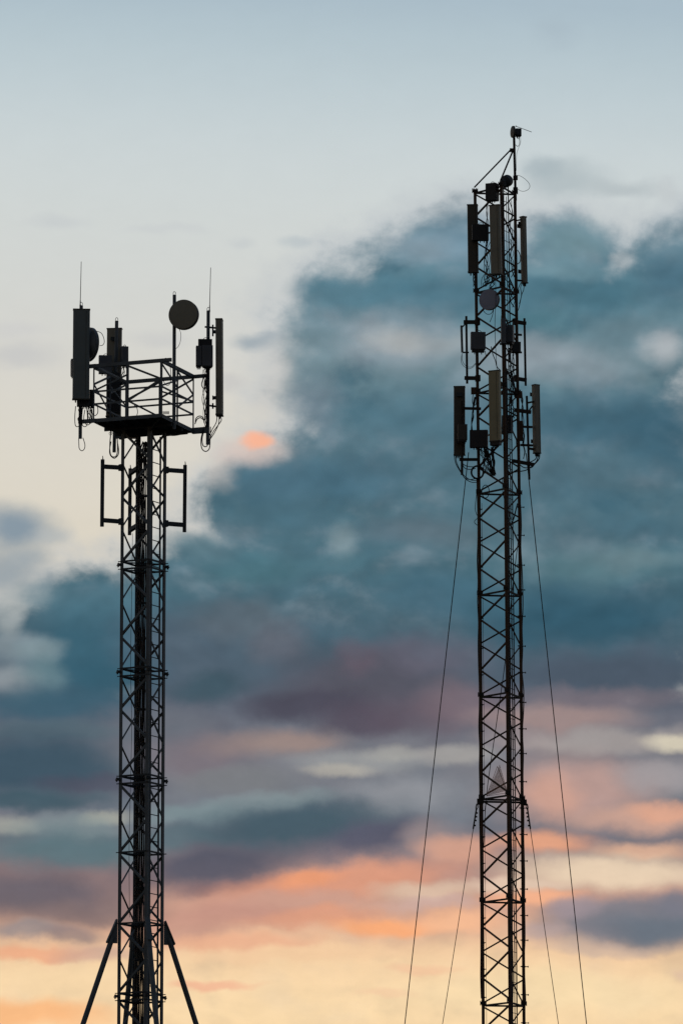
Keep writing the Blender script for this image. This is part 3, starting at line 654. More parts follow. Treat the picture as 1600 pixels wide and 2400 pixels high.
# standoff frames below the platform
def standoff(site, label, xt, yt, xb, yb, d, w, arms, m='steel_dark', eye=True, group=None):
    a = site.P(xt, yt, d); b = site.P(xb, yb, d); b.y = a.y; s = site.s
    root = thing('standoff_mount', b, label, 'antenna mount', group)
    mb = MB(); mb.rod(b, a, w/2*s, 12); mb.build('pipe', M[m], root)
    for (x0, y0, d0, x1, y1, d1, aw) in arms:
        mb = MB(); p, q = site.P(x0, y0, d0), site.P(x1, y1, d1); mb.bar(p, q, aw*s, aw*s); mb.build('arm', M[m], root)
        mb = MB(); mb.box(q, Vector((4.5, 2, 0))*s, Vector((-2, 5, 0))*s, Z*7.5*s); mb.build('clamp', M[m], root)
    if eye:
        e = MB(); e.rod(a, a+Z*9*s, .7*s, 5); e.rod(a+Vector((1.5*s, 0, 0)), a+Vector((.6*s, 0, 8*s)), .6*s, 5); e.build('lifting_eye', M[m], root)
    return root
GS = 'empty standoff mounts'
standoff(L, 'empty standoff frame at the left side of the lattice below the platform', 241, 1077, 239.5, 1234, -30, 9.3, [(241, 1093.5, -30, 284, 1096, -17, 9.5), (240, 1219, -30, 284, 1222.5, -17, 9.5)], group=GS)
standoff(L, 'empty standoff frame at the right side of the lattice below the platform', 434, 1090, 432.5, 1247, 34, 9.0, [(434, 1104.5, 34, 390, 1101.5, 17, 9.5), (433, 1230.5, 34, 389, 1227, 17, 9.5)], group=GS)
standoff(L, 'standoff pipe inside the left bay with arms reaching back to the rear leg', 305.7, 1098, 304, 1254, 105, 8.6, [(306, 1109, 105, 326, 1095, 54, 9), (304.5, 1243, 105, 326, 1229, 54, 9)], group=GS)
m_ = MB()
m_.box(offL(-8, 40, zL(1226)), Vector((11, 4, 0))*PSL, Vector((-1, 4, 0))*PSL, Z*9*PSL); m_.box(offL(-6, 38, zL(1243)), Vector((9, 4, 0))*PSL, Vector((-1, 4, 0))*PSL, Z*5*PSL)
m_.build('mount_clamp', M['steel_dark'], tower)

# feeder cables down the middle of the left tower
for i in range(13):
    ox = -12.5+i*1.9; od = -3+((i*7) % 5)*3.2
    mb = MB(); pts = []; z = 0.6
    wob = 1.0
    zc = zL(1062)
    while z < zc:
        w_ = 2.2 if z > zL(1310) else 1.1
        pts.append(offL(ox+random.uniform(-.5, .5)*w_, od+random.uniform(-.6, .6)*w_, z)); z += 0.42
    pts.append(offL(ox+random.uniform(-3, 3), od, zc)); pts.append(offL(ox*.4+4+random.uniform(-4, 4), od, zL(1032)))
    mb.tube(smooth_pts(pts, 3), random.choice((.9, 1.15, 1.4))*PSL, 5)
    tag(mb.build('feeder_cable', M['cable']), 'black feeder cable in the bundle running down inside the left lattice tower', 'cable', 'feeder cables inside the left tower')
mb = Parts('strand'); mess(mb, L, 352, 1035, 336, 1075, 0, 6, 6); mess(mb, L, 329, 1060, 335, 1180, 0, 3, 4)
cable(mb, L, [(345, 1060, 0), (338, 1052, 2), (329, 1058, 4), (327, 1072, 4), (336, 1085, 2)], 1.2)
tag(mb.build('cable', M['cable']), 'tangle of black cable coiled in the tower head right under the platform', 'cable')
mb = Parts('strand')
for y in (1898, 2070, 1742):
    cable(mb, L, [(327, y+10, 0), (330, y-4, -2), (336, y-8, -2), (340, y+2, 0), (338, y+14, 0), (330, y+16, 0)], 1.6)
tag(mb.build('cable', M['cable']), 'spare cable slack looped at the clamps halfway down the left tower', 'cable')
cabling(L, 'thin safety wire hanging beside the rear leg in the left tower', [[(311, 1250, 20), (309, 1400, 20), (306.5, 1560, 20), (309, 1700, 20), (306, 1850, 20), (303, 1990, 20), (304, 2150, 20)]], .55, name='wire')
# hanging drip loops
cabling(L, 'black cable loop hanging under the leftmost antenna pole', [loop(L, 192.5, 1026, 1056.5, 14, dL, 190)], 1.0)
cabling(L, 'black cable loop hanging under the back pole left of the tower head', [loop(L, 268, 1035, 1074, 21, dD), loop(L, 267, 1010, 1071, 18, dD)], 1.3)
cabling(L, 'black cable loops hanging under the rightmost platform pole', [loop(L, 482, 1000, 1058, 21, dR_, 486), loop(L, 481, 1005, 1047, 14, dR_, 485)], 1.3)
mb = Parts('strand'); mess(mb, L, 486, 862, 484, 1000, dR_-8, 7, 5.5, 1.1); mess(mb, L, 476, 866, 478, 990, dR_-6, 3, 3.5, .7)
cable(mb, L, [(480, 880, dR_), (473, 898, dR_), (475, 908, dR_), (482, 912, dR_)], 1.2)
tag(mb.build('cable', M['cable']), 'thick tangle of black cables wrapped round the rightmost platform pole', 'cable')
cabling(L, 'cables hooking from the narrow right panel antenna back to its pole', [[(516, 974, dR_), (519, 985, dR_), (511, 997, dR_), (500, 1012, dR_), (492, 1028, dR_)], [(509, 974, dR_), (507, 990, dR_), (498, 1006, dR_), (491, 1020, dR_)], [(513, 974, dR_), (513, 992, dR_), (503, 1014, dR_-3), (490, 1033, dR_-3)]], 1.1)
mb = Parts('strand'); mess(mb, L, 190, 950, 186, 992, dL-8, 5, 5, 1.1)
for lp in ((182, 952, 1000, 12), (199, 955, 1000, 13), (212, 950, 992, 10), (223, 946, 974, 14), (206, 960, 996, 18)): cable(mb, L, loop(L, lp[0], lp[1], lp[2], lp[3], dL-4), 1.0)
mess(mb, L, 205, 945, 214, 985, dL, 5, 6, .8)
tag(mb.build('cable', M['cable']), 'knot of looping cables under the widest panel antenna at the left arm', 'cable')
cabling(L, 'cable arc sticking out right of the half hidden domed dish', [[(226, 776, dL), (237, 780, dL), (243, 790, dL), (245, 802, dL), (241, 809, dL), (234, 810, dL)]], .8)
cabling(L, 'thin cable curving down from the large round dish to its pole', [[(421, 772, -75), (424, 783, -75), (423, 800, -75), (418, 812, -70), (411, 818, -62)]], .6)
cabling(L, 'oval loop of thin cable beside the middle pole inside the railing', [[(384, 842, -60), (379, 860, -60), (381, 885, -60), (389, 902, -60), (398, 900, -60), (401, 880, -60), (398, 855, -60), (391, 840, -60), (384, 842, -60)]], .8)
cabling(L, 'black cable arc standing on the right arm of the platform', [[(458, 992, dR_), (460, 980, dR_), (468, 975, dR_), (476, 979, dR_), (479, 992, dR_)], [(457, 994, dR_), (462, 983, dR_), (470, 979, dR_), (477, 984, dR_)]], 1.3)
cabling(L, 'cable sagging along the lower right edge under the platform', [[(390, 1018, 20), (405, 1021, 30), (425, 1018, 40), (446, 1011, 50)], [(384, 1016, 20), (410, 1017, 30), (440, 1010, 50)]], 1.0)
cabling(L, 'short cable arc at the foot of the railing behind the platform', [[(315, 950, 60), (321, 956, 60), (323, 966, 60), (321, 974, 60)]], .9)
mb = Parts('strand'); mess(mb, L, 290, 860, 284, 900, dD-8, 4, 5, .9); mess(mb, L, 262, 876, 262, 1000, dD-14, 4, 5, .8); mess(mb, L, 256, 1000, 262, 1020, dD, 3, 5, .7)
tag(mb.build('cable', M['cable']), 'loose cables running down the back panel antenna behind the railing', 'cable')

# ================================================================== RIGHT TOWER: guyed triangular mast
C3 = {'L': (-52.3, 20.2), 'N': (8.7, -55.4), 'R': (43.7, 35.2)}
qs = Q.s
axp = [(430, 1163.8), (680, 1166.8), (1150, 1173.7), (1630, 1178.3), (2380, 1184.3)]
axw = [Q.P(x, y, 0) for y, x in axp]
def axR(z):
    if z >= axw[0].z: a, b = axw[0], axw[1]
    elif z <= axw[-1].z: return Vector((axw[-1].x+(axw[-1].z-z)*0.001, Q.D, z))
    else:
        for a, b in zip(axw, axw[1:]):
            if b.z <= z <= a.z: break
    t = (z-b.z)/(a.z-b.z); return Vector((b.x+(a.x-b.x)*t, Q.D, z))
def cR(k, z, f=1.0): return axR(z)+Vector((C3[k][0], C3[k][1], 0))*qs*f
def offR(ox, od, z): return axR(z)+Vector((ox, od, 0))*qs
z11 = zof(Q, 1121.5, 1154, 20.2); z23 = zof(Q, 1132, 2353, 20.2); hs = (z11-z23)/5
def zR(y): return zof(Q, 1122, y, 20.2)
mast = thing('guyed_mast', Vector((axR(0).x, Q.D, 0)), 'rusty brown triangular guyed mast crowded with antennas on the right', 'tower')
ztop = z11+3*hs
K3 = ['L', 'N', 'R']
nlev = int(z11/hs)
for k in K3:
    m_ = MB(); zs = [0.2]+[z11-hs*i for i in range(nlev, -1, -1)]+[z11+hs, z11+2*hs, ztop]
    pts = [cR(k, z) for z in zs]
    for a, b in zip(pts, pts[1:]): m_.rod(a, b, 3.9*qs, 10)
    m_.build('leg', M['rust'], mast)
bolt0 = None
for j in range(-3, nlev+1):
    zt = z11-hs*j
    # horizontal frame and flanges
    for i in range(3):
        A, B = K3[i], K3[(i+1) % 3]; m_ = MB(); m_.bar(cR(A, zt-.05), cR(B, zt-.05), 2.8*qs, 4.2*qs); m_.build('frame_beam', M['rust_dark'], mast)
    for k in K3:
        m_ = MB(); c = cR(k, zt+.02); m_.disc([(-3*qs, 6*qs), (3.5*qs, 6*qs)], c, Z, 12)
        for q in range(6): an = q*math.pi/3; p = c+Vector((math.cos(an), math.sin(an), 0))*6.2*qs; m_.rod(p-Z*5*qs, p+Z*6*qs, 1*qs, 6)
        m_.build('flange_joint', M['rust_dark'], mast)
    if j == nlev and zt < 2: break
    zb = max(zt-hs, 0.3)
    for (A, B) in (('N', 'L'), ('L', 'R'), ('R', 'N')):
        nr = Vector((C3[A][0]+C3[B][0], C3[A][1]+C3[B][1], 0)).normalized()
        cur, oth = A, B; n = 4
        for q in range(n):
            za = zt-(zt-zb)*q/n-0.04-(.06 if q == 0 else 0); zb_ = zt-(zt-zb)*(q+1)/n+0.04
            flat(cR(cur, za, .97), cR(oth, zb_, .97), 3.7*qs, .8*qs, nr).build('brace', M['rust'], mast)
            cur, oth = oth, cur
# step bolts on the right leg, clips on the left and near legs
o = Vector((.93, .36, 0)); z = zR(1186); stp = None; ys = []
y = 1186
while y < 2400:
    ys.append(y); y += random.choice((58, 62, 66, 70))
for y in ys:
    z = zR(y)
    c = cR('R', z)
    if stp is None:
        m_ = MB(); m_.rod(c+o*1.5*qs, c+Vector((.98, .2, 0))*11*qs, 1.1*qs, 6); m_.disc([(-.3*qs, 2.1*qs), (1.2*qs, 2.1*qs)], c+Vector((.98, .2, 0))*10.5*qs, Vector((.98, .2, 0)), 8); m_.disc([(-2*qs, 4.4*qs), (2*qs, 4.4*qs)], c, Z, 10)
        m_.bar(c-Vector((7, 3, 0))*qs, c-Vector((3, 1, 0))*qs, 2*qs, 2.4*qs)
        stp = m_.build('step_bolt', M['rust_dark'], mast, origin=c)
    else: sub(stp, mast, c)
clip = None
for y in [a+8 for a in ys]:
    z = zR(y); c = cR('L', z)
    if clip is None:
        m_ = MB(); m_.disc([(-2*qs, 4.3*qs), (2*qs, 4.3*qs)], c, Z, 10); m_.bar(c+Vector((3, 0, 0))*qs, c+Vector((8, -1, .8))*qs, 1.6*qs, 2*qs)
        clip = m_.build('cable_clip', M['rust_dark'], mast, origin=c)
    else: sub(clip, mast, c)
# ladder
lad = MB(); r1, r2 = (14.5, -40), (26.5, -9)
zlt = zR(440)
for ox, od in (r1, r2):
    zs = [0.4]+[a.z for a in axw[::-1]][:-1]+[zlt]
    for a, b in zip(zs, zs[1:]): lad.bar(offR(ox, od, a), offR(ox, od, b), 2.6*qs, 2.6*qs)
lad = lad.build('ladder', M['rust_dark'], mast)
z = zR(460); r0 = None
while z > 0.7:
    c = (offR(*r1, z)+offR(*r2, z))/2; hv = Vector(((r2[0]-r1[0])/2+1, (r2[1]-r1[1])/2+1, 0))*qs
    if r0 is None: m_ = MB(); m_.rod(c-hv, c+hv, .8*qs, 6); r0 = m_.build('rung', M['rust_dark'], lad, origin=c)
    else: sub(r0, lad, c)
    z -= 0.30
# cable ladder beside the near leg
m_ = MB()
for q in range(int(zlt/0.6)):
    z = 1+q*0.6
    if z < zlt: m_.bar(offR(9, -50, z), offR(15, -40, z), 1.6*qs, 2*qs)
m_.build('spacer', M['rust_dark'], mast)
m_ = MB(); m_.box(Vector((axR(0).x, Q.D, .1)), Vector((1.4, 0, 0)), Vector((0, 1.4, 0)), Z*.11); m_.build('footing', M['concrete'], mast)

def vcable(site, off, pts_oz, r, label, m='cable', group=None, wob=.6):
    mb = MB(); pts = []
    (ox0, od0, z0), (ox1, od1, z1) = pts_oz
    n = max(3, int(abs(z1-z0)/.6))
    for i in range(n+1):
        t = i/n; pts.append(off(ox0+(ox1-ox0)*t+random.uniform(-wob, wob), od0+(od1-od0)*t, z0+(z1-z0)*t))
    mb.tube(smooth_pts(pts, 3), r*site.s, 5)
    return tag(mb.build('feeder_cable', M[m]), label, 'cable', group)
GF = 'feeder cables beside the mast ladder'
lf = 'black feeder cable running down the right mast between near leg and ladder'
for ox, od, r in ((12.5, -47, 1.5), (20, -25, .8), (10.5, -46, 1.2)):
    vcable(Q, offR, ((ox, od, .5), (ox+1, od, zR(470))), r, lf, group=GF)
for ox, od, r in ((22.5, -20, .7), (16.5, -36, 1.2)):
    vcable(Q, offR, ((ox, od, .5), (ox, od, zR(880))), r, lf, group=GF, wob=1.0)
vcable(Q, offR, ((-43.5, 14, .5), (-46, 16, zR(1180))), .5, 'thin wire running down just inside the left leg of the right mast', wob=.4)
vcable(Q, offR, ((47, 40, zR(2350)), (48, 38, zR(1180))), 1.3, 'black cable strapped along the outside of the mast right leg', wob=2.2)
vcable(Q, offR, ((-57, 22, zR(2340)), (-56.5, 22, zR(1120))), 1.6, 'black cable strapped along the outside of the mast left leg', wob=1.2)

# guy wires with their grips
def guy(label, x0, y0, x1, y1, dslope, r, grip=None, d0=0):
    a = Q.P(x0, y0, d0); s_ = (x1-x0)/(y1-y0)
    # carry the line on to the ground, moving away in depth by dslope per unit of fall
    dz = a.z-0.1; dx = (x1-x0)/(y1-y0)*dz*1.0
    b = Vector((a.x+dx*1.0, a.y+dslope*dz, 0.1))
    # correct the sideways run so that the wire passes through the second point
    for _ in range(6):
        t = None
        for i in range(400):
            p = a.lerp(b, i/400); r_ = p-CAM; u = r_.x/(r_.dot(fw)); v = r_.dot(upv)/r_.dot(fw)
            if 1200-v*F >= y1: t = (800+u*F, i/400); break
        if t is None: break
        b.x += (x1-t[0])*qs/max(t[1], .05)
    root = thing('guy_wire', b, label, 'guy wire', 'steel guy wires of the right mast')
    m_ = MB(); n = 24; pts = [a.lerp(b, i/n)-Z*(.12*math.sin(math.pi*i/n)) for i in range(n+1)]
    m_.tube(pts, r*qs, 6); m_.build('wire', M['cable'], root)
    m_ = MB(); m_.box(Vector((b.x, b.y, .15)), Vector((.25, 0, 0)), Vector((0, .25, 0)), Z*.15); m_.build('anchor_block', M['concrete'], root)
    if grip:
        d = (b-a).normalized(); m_ = MB(); side = Vector((1 if x1 > x0 else -1, 0, 0))
        m_.rod(a+d*16*qs, a+d*60*qs, 1.9*qs, 8); m_.tube([a+d*18*qs, a+d*8*qs-side*3.2*qs, a-side*1.5*qs, a+side*1.5*qs, a+d*8*qs+side*2.2*qs, a+d*18*qs], 1*qs, 6)
        m_.build('wire_grip', M['rust_dark'], root)
        for q in (22, 31, 40, 52): m_ = MB(); m_.box(a+d*q*qs+side*2.6*qs*(-1), Vector((2.4, 0, 0))*qs, Vector((0, 1.8, 0))*qs, Z*1.8*qs); m_.build('wire_clamp', M['rust_dark'], root)
    return root
guy('long outer guy wire running down left from under the lowest antennas', 1097.5, 1060, 947, 2400, .02, 1.15, d0=20)
guy('long outer guy wire running down right from under the lowest antennas', 1232, 1062, 1375, 2400, .06, 1.15, d0=40)
guy('short inner guy wire with clamp grip at the left of the mast', 1117.5, 1884, 1035, 2400, .03, .85, True, 20)
guy('short inner guy wire with clamp grip at the right of the mast', 1233.5, 1884, 1309, 2400, .06, .85, True, 36)
for k, x in (('L', -1), ('R', 1)):
    m_ = MB(); c = cR(k, zR(1879)); m_.box(c+Vector((x*7, 0, 0))*qs, Vector((4, 0, 0))*qs, Vector((0, 3, 0))*qs, Z*7*qs); m_.box(c, Vector((5, 0, 0))*qs, Vector((0, 5, 0))*qs, Z*4*qs); m_.build('guy_bracket', M['rust_dark'], mast)
    m_ = MB(); c = cR(k, zR(1868)); m_.disc([(-4*qs, 6*qs), (3*qs, 6*qs)], c, Z, 12); m_.build('guy_bracket', M['rust_dark'], mast)
m_ = MB(); m_.bar(cR('L', zR(1879)), cR('R', zR(1879)), 3.4*qs, 4.5*qs); m_.build('frame_beam', M['rust_dark'], mast)
cabling(Q, 'slack rope slanting across the right mast from right leg to left leg', [[(1218, 1232, 20), (1206, 1328, 10), (1198, 1400, 0), (1183, 1550, -10), (1166, 1672, -5), (1142, 1840, 5), (1141, 1866, 8)], [(1140, 1872, 8), (1136, 1905, 12), (1133, 1985, 16)]], .95, name='rope')

# slatted triangle standing in the mast
tp = [Q.P(1164.8, 1796, -10), Q.P(1139, 1866, 0), Q.P(1188, 1858, -22)]
root = thing('slatted_panel', (tp[1]+tp[2])/2, 'rusty triangular slatted panel standing upright inside the right mast', 'panel')
m_ = MB()
for a, b in ((0, 1), (0, 2), (1, 2)): m_.bar(tp[a], tp[b], .9*qs, .9*qs)
m_.build('frame', M['mesh'], root)
# slats run from lower left to upper right
A_, B_, C_ = tp
ux = (C_-B_).normalized(); uz = Z
def tri2(p): q = p-B_; return (q.dot(ux), q.z)
a2, b2, c2 = tri2(A_), tri2(B_), tri2(C_)
sl_dir = Vector((math.cos(R(52)), math.sin(R(52)))); sl_n = Vector((-sl_dir.y, sl_dir.x))
tri = [Vector(a2), Vector(b2), Vector(c2)]
prs = [p.dot(sl_n) for p in tri]; nsl = 46
for i in range(nsl):
    k = min(prs)+(max(prs)-min(prs))*(i+.5)/nsl; hit = []
    for u_, w_ in ((0, 1), (1, 2), (2, 0)):
        du, dw = tri[u_].dot(sl_n)-k, tri[w_].dot(sl_n)-k
        if du*dw < 0: hit.append(tri[u_].lerp(tri[w_], du/(du-dw)))
    if len(hit) == 2 and (hit[0]-hit[1]).length > .03:
        p, q = [B_+ux*h.x+Z*(h.y) for h in hit]
        m_ = MB(); m_.bar(p, q, .46*qs, .46*qs); m_.build('slat', M['mesh'], root)

# ---- top of the mast
root = pole(Q, 'top_pole', 'tall thin pole rising from the mast top with two slanting stays', 1203.6, 318, 1207.5, 470, 35, 6.2, 'rust_dark', 'pole', False)
for x0, y0, d0, x1, y1, d1, w in ((1196, 351, 33, 1111, 439, 20, 3.6), (1200, 356, 33, 1173.5, 420, -55, 3.0)):
    m_ = MB(); m_.bar(Q.P(x0, y0, d0), Q.P(x1, y1, d1), w*qs, w*qs); m_.build('stay', M['rust_dark'], root)
m_ = MB(); m_.box(Q.P(1199.5, 352, 33), Vector((6, 0, 0))*qs, Vector((0, 4, 0))*qs, Z*4*qs); m_.build('clamp', M['rust_dark'], root)
for y in (417, 444): m_ = MB(); m_.box(Q.P(1207, y, 34), Vector((5.5, 0, 0))*qs, Vector((0, 6, 0))*qs, Z*4.5*qs); m_.build('clamp', M['rust_dark'], root)
dish(Q, 'small dark dish on the very tip of the right mast', 1200, 309, 14.6, 3, -72, 24, 'radome_dark', 0, 1.5)
radio(Q, 'small black box behind the dish on the mast tip', 1213.5, 302, 320, 13, 12, 10, 34, 'box_dark', None, 5, 0, False, 2)
m_ = MB(); m_.rod(Q.P(1207, 295.5, 30), Q.P(1245, 309.5, 30), .75*qs, 5); m_.disc([(0, 1.4*qs), (3*qs, 1.4*qs)], Q.P(1207, 295.5, 30), Vector((1, 0, -.2)).normalized(), 8)
tag(m_.build('lightning_rod', M['pale_cable']), 'thin pale rod pointing right from the mast tip', 'rod')
cabling(Q, 'small cable loop hanging right of the top pole under the tip dish', [[(1209, 322, 36), (1214, 324, 36), (1217, 330, 36), (1216, 339, 36), (1212, 343, 36), (1207, 339, 36)]], .7)
cabling(Q, 'thin cable running from the tip box down the top pole', [[(1219, 322, 36), (1219, 335, 36), (1214, 348, 36), (1210, 362, 36), (1209, 400, 36)]], .4, m='pale_cable')
cabling(Q, 'large pale wire loop sticking out right of the mast top', [[(1208, 411, 36), (1217, 412, 36), (1230, 420, 36), (1240, 432, 36), (1239, 442, 36), (1229, 448, 36), (1218, 447, 36), (1211, 441, 36)]], .55, m='pale_cable')
dish(Q, 'dark round drum dish lying tilted at the mast top right of the black box', 1189, 423, 14.5, 14, 150, -6, 'radome_dark', 25, 2)
m_ = radio(Q, 'large dark box on the mast top between left and near legs', 1152.5, 431, 471, 27, 22, -24, -44, 'box_dark', None, 7)
panel(Q, 'dark panel antenna on the left leg, topmost of the mast left side', 1106.5, 482, 1108.5, 637, 25, 13, -8, 2, 'radome_dark', GP, 3)
radio(Q, 'black radio box overlapping the topmost left panel antenna', 1124.5, 527, 564, 40, 16, 4, -18, 'box_dark', None, 8)
panel(Q, 'grey panel antenna facing forward on the near leg, topmost of the mast', 1159.2, 483, 1163, 642, 27, 14, -26, -78, 'radome', GP, 3)
panel(Q, 'narrow panel antenna seen edge on right of the mast, topmost of its right side', 1225, 510, 1228, 662, 13, 13, 40, 48, 'radome', GP, 3)
m_ = Parts('bar'); m_.bar(Q.P(1205, 518, 36), Q.P(1224, 514, 48), 3*qs, 3.5*qs); m_.bar(Q.P(1216, 520, 44), Q.P(1216, 534, 44), 5*qs, 5*qs); m_.bar(Q.P(1208, 657, 36), Q.P(1226, 658, 48), 3.4*qs, 4*qs)
tag(m_.build('tilt_bracket', M['rust_dark']), 'bracket arms holding the topmost right panel antenna to the mast leg', 'bracket')
dish(Q, 'round mauve grey dish on the left bay of the mast below the first panels', 1145, 702, 25.4, 7, -22, -28, 'dish_mauve', 0, 1.0, 'radome')
cabling(Q, 'cable loop hanging under the round mauve grey dish', [[(1131, 725, -20), (1134, 731, -20), (1140, 736, -20), (1148, 736, -20), (1153, 731, -20), (1155, 724, -20)], [(1156, 724, -20), (1153, 740, -20), (1147, 755, -20)]], .8)
cabling(Q, 'long thin cable hanging in the left bay down past the mauve dish', [[(1160, 640, -50), (1161, 700, -50), (1159, 760, -50), (1161, 820, -50), (1164, 868, -50)]], .7)
cabling(Q, 'black cable snaking down the left bay to the olive panel antenna', [[(1150, 812, -30), (1154, 830, -30), (1160, 845, -30), (1164, 860, -30), (1172, 868, -40)]], 1.1)
standoff(Q, 'standoff frame with a slim antenna at the left side of the mast', 1092, 741, 1094, 899, 26, 5.6, [(1086, 755, 24, 1118, 755, 20, 8.6), (1088, 886, 24, 1119, 886.5, 20, 8.4)], 'rust_dark', False, GS)
standoff(Q, 'standoff frame at the right side of the mast beside the open sky', 1228, 746, 1231, 904, 46, 5.4, [(1231, 758, 47, 1206, 754, 36, 8), (1232, 891, 47, 1208, 887, 36, 8)], 'rust_dark', False, GS)
rt_ = thing('slim_antenna', Q.P(1082, 826, 30), 'slim pale green stick antenna clipped to the left standoff pipe', 'antenna')
m_ = MB(); rbox(m_, Q, 1080.5, 763, 826, 5.2, 5, R(10), 26, 1, 1082.5); m_.build('radome', M['radome_green'], rt_)
m_ = MB(); m_.bar(Q.P(1081, 768, 26), Q.P(1090, 759, 26), 3*qs, 3*qs); m_.build('bracket', M['rust_dark'], rt_)
m_ = MB(); m_.bar(Q.P(1083, 826, 26), Q.P(1098, 826, 26), 3*qs, 3.4*qs); m_.build('bracket', M['rust_dark'], rt_)
cabling(Q, 'pair of thin cables looping from the slim stick antenna to the mast', [[(1082, 828, 26), (1080, 845, 24), (1084, 856, 22), (1096, 864, 20), (1107, 861, 20), (1115, 852, 20)], [(1082, 828, 26), (1083, 846, 24), (1092, 858, 22), (1104, 860, 20), (1114, 851, 20)]], .6)
radio(Q, 'grey square radio box clamped on the left mast leg below the dish', 1119.5, 779, 819, 35, 16, 6, 4, 'box', None, 8, 7)
m_ = MB(); m_.bar(Q.P(1136, 822, 0), Q.P(1138.5, 837, 0), 1.5*qs, 1.5*qs); tag(m_.build('bracket', M['rust_dark']), 'thin bracket hanging from the lower right corner of the square radio box', 'bracket')
radio(Q, 'slim grey radio box upright on the near mast leg mid height', 1178.5, 747, 806, 11, 16, 4, -72, 'box', None, 4, 0, False)
radio(Q, 'grey radio box right of the near leg beside the slim grey one', 1193.5, 763, 802, 19, 18, -14, -40, 'box', None, 5, 5, False)
radio(Q, 'dark radio box on the right leg behind the grey pair', 1207, 802, 826, 22, 18, 20, 14, 'box_dark', None, 5, 0, False)
m_ = Parts('bar'); m_.bar(Q.P(1198, 783, 10), Q.P(1221, 785, 36), 3.5*qs, 5*qs); m_.bar(Q.P(1198, 826, 10), Q.P(1221, 826, 36), 3.5*qs, 4.5*qs); m_.bar(Q.P(1172, 806, -66), Q.P(1186, 806, -50), 5*qs, 5*qs)
tag(m_.build('bracket', M['rust_dark']), 'clamp bars holding the dark radio box on the right mast leg', 'bracket')
# lower antenna tier
panel(Q, 'olive panel antenna facing forward on the near leg, lower tier of the mast', 1158.2, 871, 1160.5, 1033, 27, 13, -28, -76, 'radome_olive', GP, 4, .08)
radio(Q, 'dark boxy base directly under the olive front panel antenna', 1160.5, 1033, 1044, 25, 13, -28, -74, 'box_dark', None, 6, 0, False, 6)
panel(Q, 'dark panel antenna seen from behind at the far left of the lower tier', 1076, 908, 1076, 1065, 27, 13, 176, 26, 'radome_dark', GP, 5)
radio(Q, 'brown grey radio box low on the far left lower panel antenna', 1083, 995, 1031, 23, 13, 2, 2, 'radome_dark', None, 6, 5, False, 4)
pole(Q, 'antenna_pole', 'short pole holding the far left lower panel antenna', 1081, 940, 1082, 1113, 12, 6, 'rust_dark', 'pole', False)
panel(Q, 'grey box panel antenna at the far right of the lower tier', 1254.5, 904, 1257.5, 1061, 15, 13.5, 35, 52, 'radome', GP, 4, .06)
pole(Q, 'antenna_pole', 'short pole between the mast and the far right lower panel antenna', 1233.5, 928, 1239.5, 1124, 46, 5.6, 'rust_dark', 'pole', False)
def arms(label, segs):
    m_ = Parts('bar')
    for (x0, y0, d0, x1, y1, d1, w) in segs: m_.bar(Q.P(x0, y0, d0), Q.P(x1, y1, d1), w*qs, w*qs)
    tag(m_.build('mounting_arm', M['rust_dark']), label, 'arm', 'mounting arms of the lower antenna tier')
arms('upper arm from the left mast leg to the far left lower antenna', [(1082, 957, 12, 1126, 958, 20, 6)])
arms('lower arm from the left mast leg to the far left lower antenna', [(1076, 1077, 12, 1122, 1077, 20, 6.5)])
arms('upper arm from the right mast leg to the far right lower antenna', [(1205, 961, 35, 1243, 966, 46, 8), (1236, 944, 46, 1252, 941, 50, 4), (1236, 967, 46, 1246, 952, 50, 3)])
arms('middle clamps between the short right pole and its panel antenna', [(1219, 1000, 40, 1246, 1001, 50, 5), (1219, 1043, 40, 1247, 1044, 50, 5), (1238, 1051, 46, 1250, 1053, 50, 5)])
arms('lower arm from the right mast leg to the far right lower antenna', [(1200, 1080, 35, 1250, 1089, 48, 7.5)])
radio(Q, 'near black radio box on the left leg in the lower antenna tier', 1121.5, 1009, 1049, 43, 18, -6, -20, 'box_dark', None, 9, 0, False, 5)
radio(Q, 'dark radio box behind the near leg beside the olive panel antenna', 1188, 974, 1015, 24, 16, -20, -10, 'box_dark', None, 6, 0, False, 4)
for (x, y, d, wx, wz) in ((1112, 916, 20, 9, 8), (1214, 925, 36, 9, 8), (1221, 1010, 40, 4, 24)):
    m_ = MB(); m_.box(Q.P(x, y, d), Vector((wx, 0, 0))*qs, Vector((0, 5, 0))*qs, Z*wz*qs); m_.build('clamp_plate', M['rust'], mast)
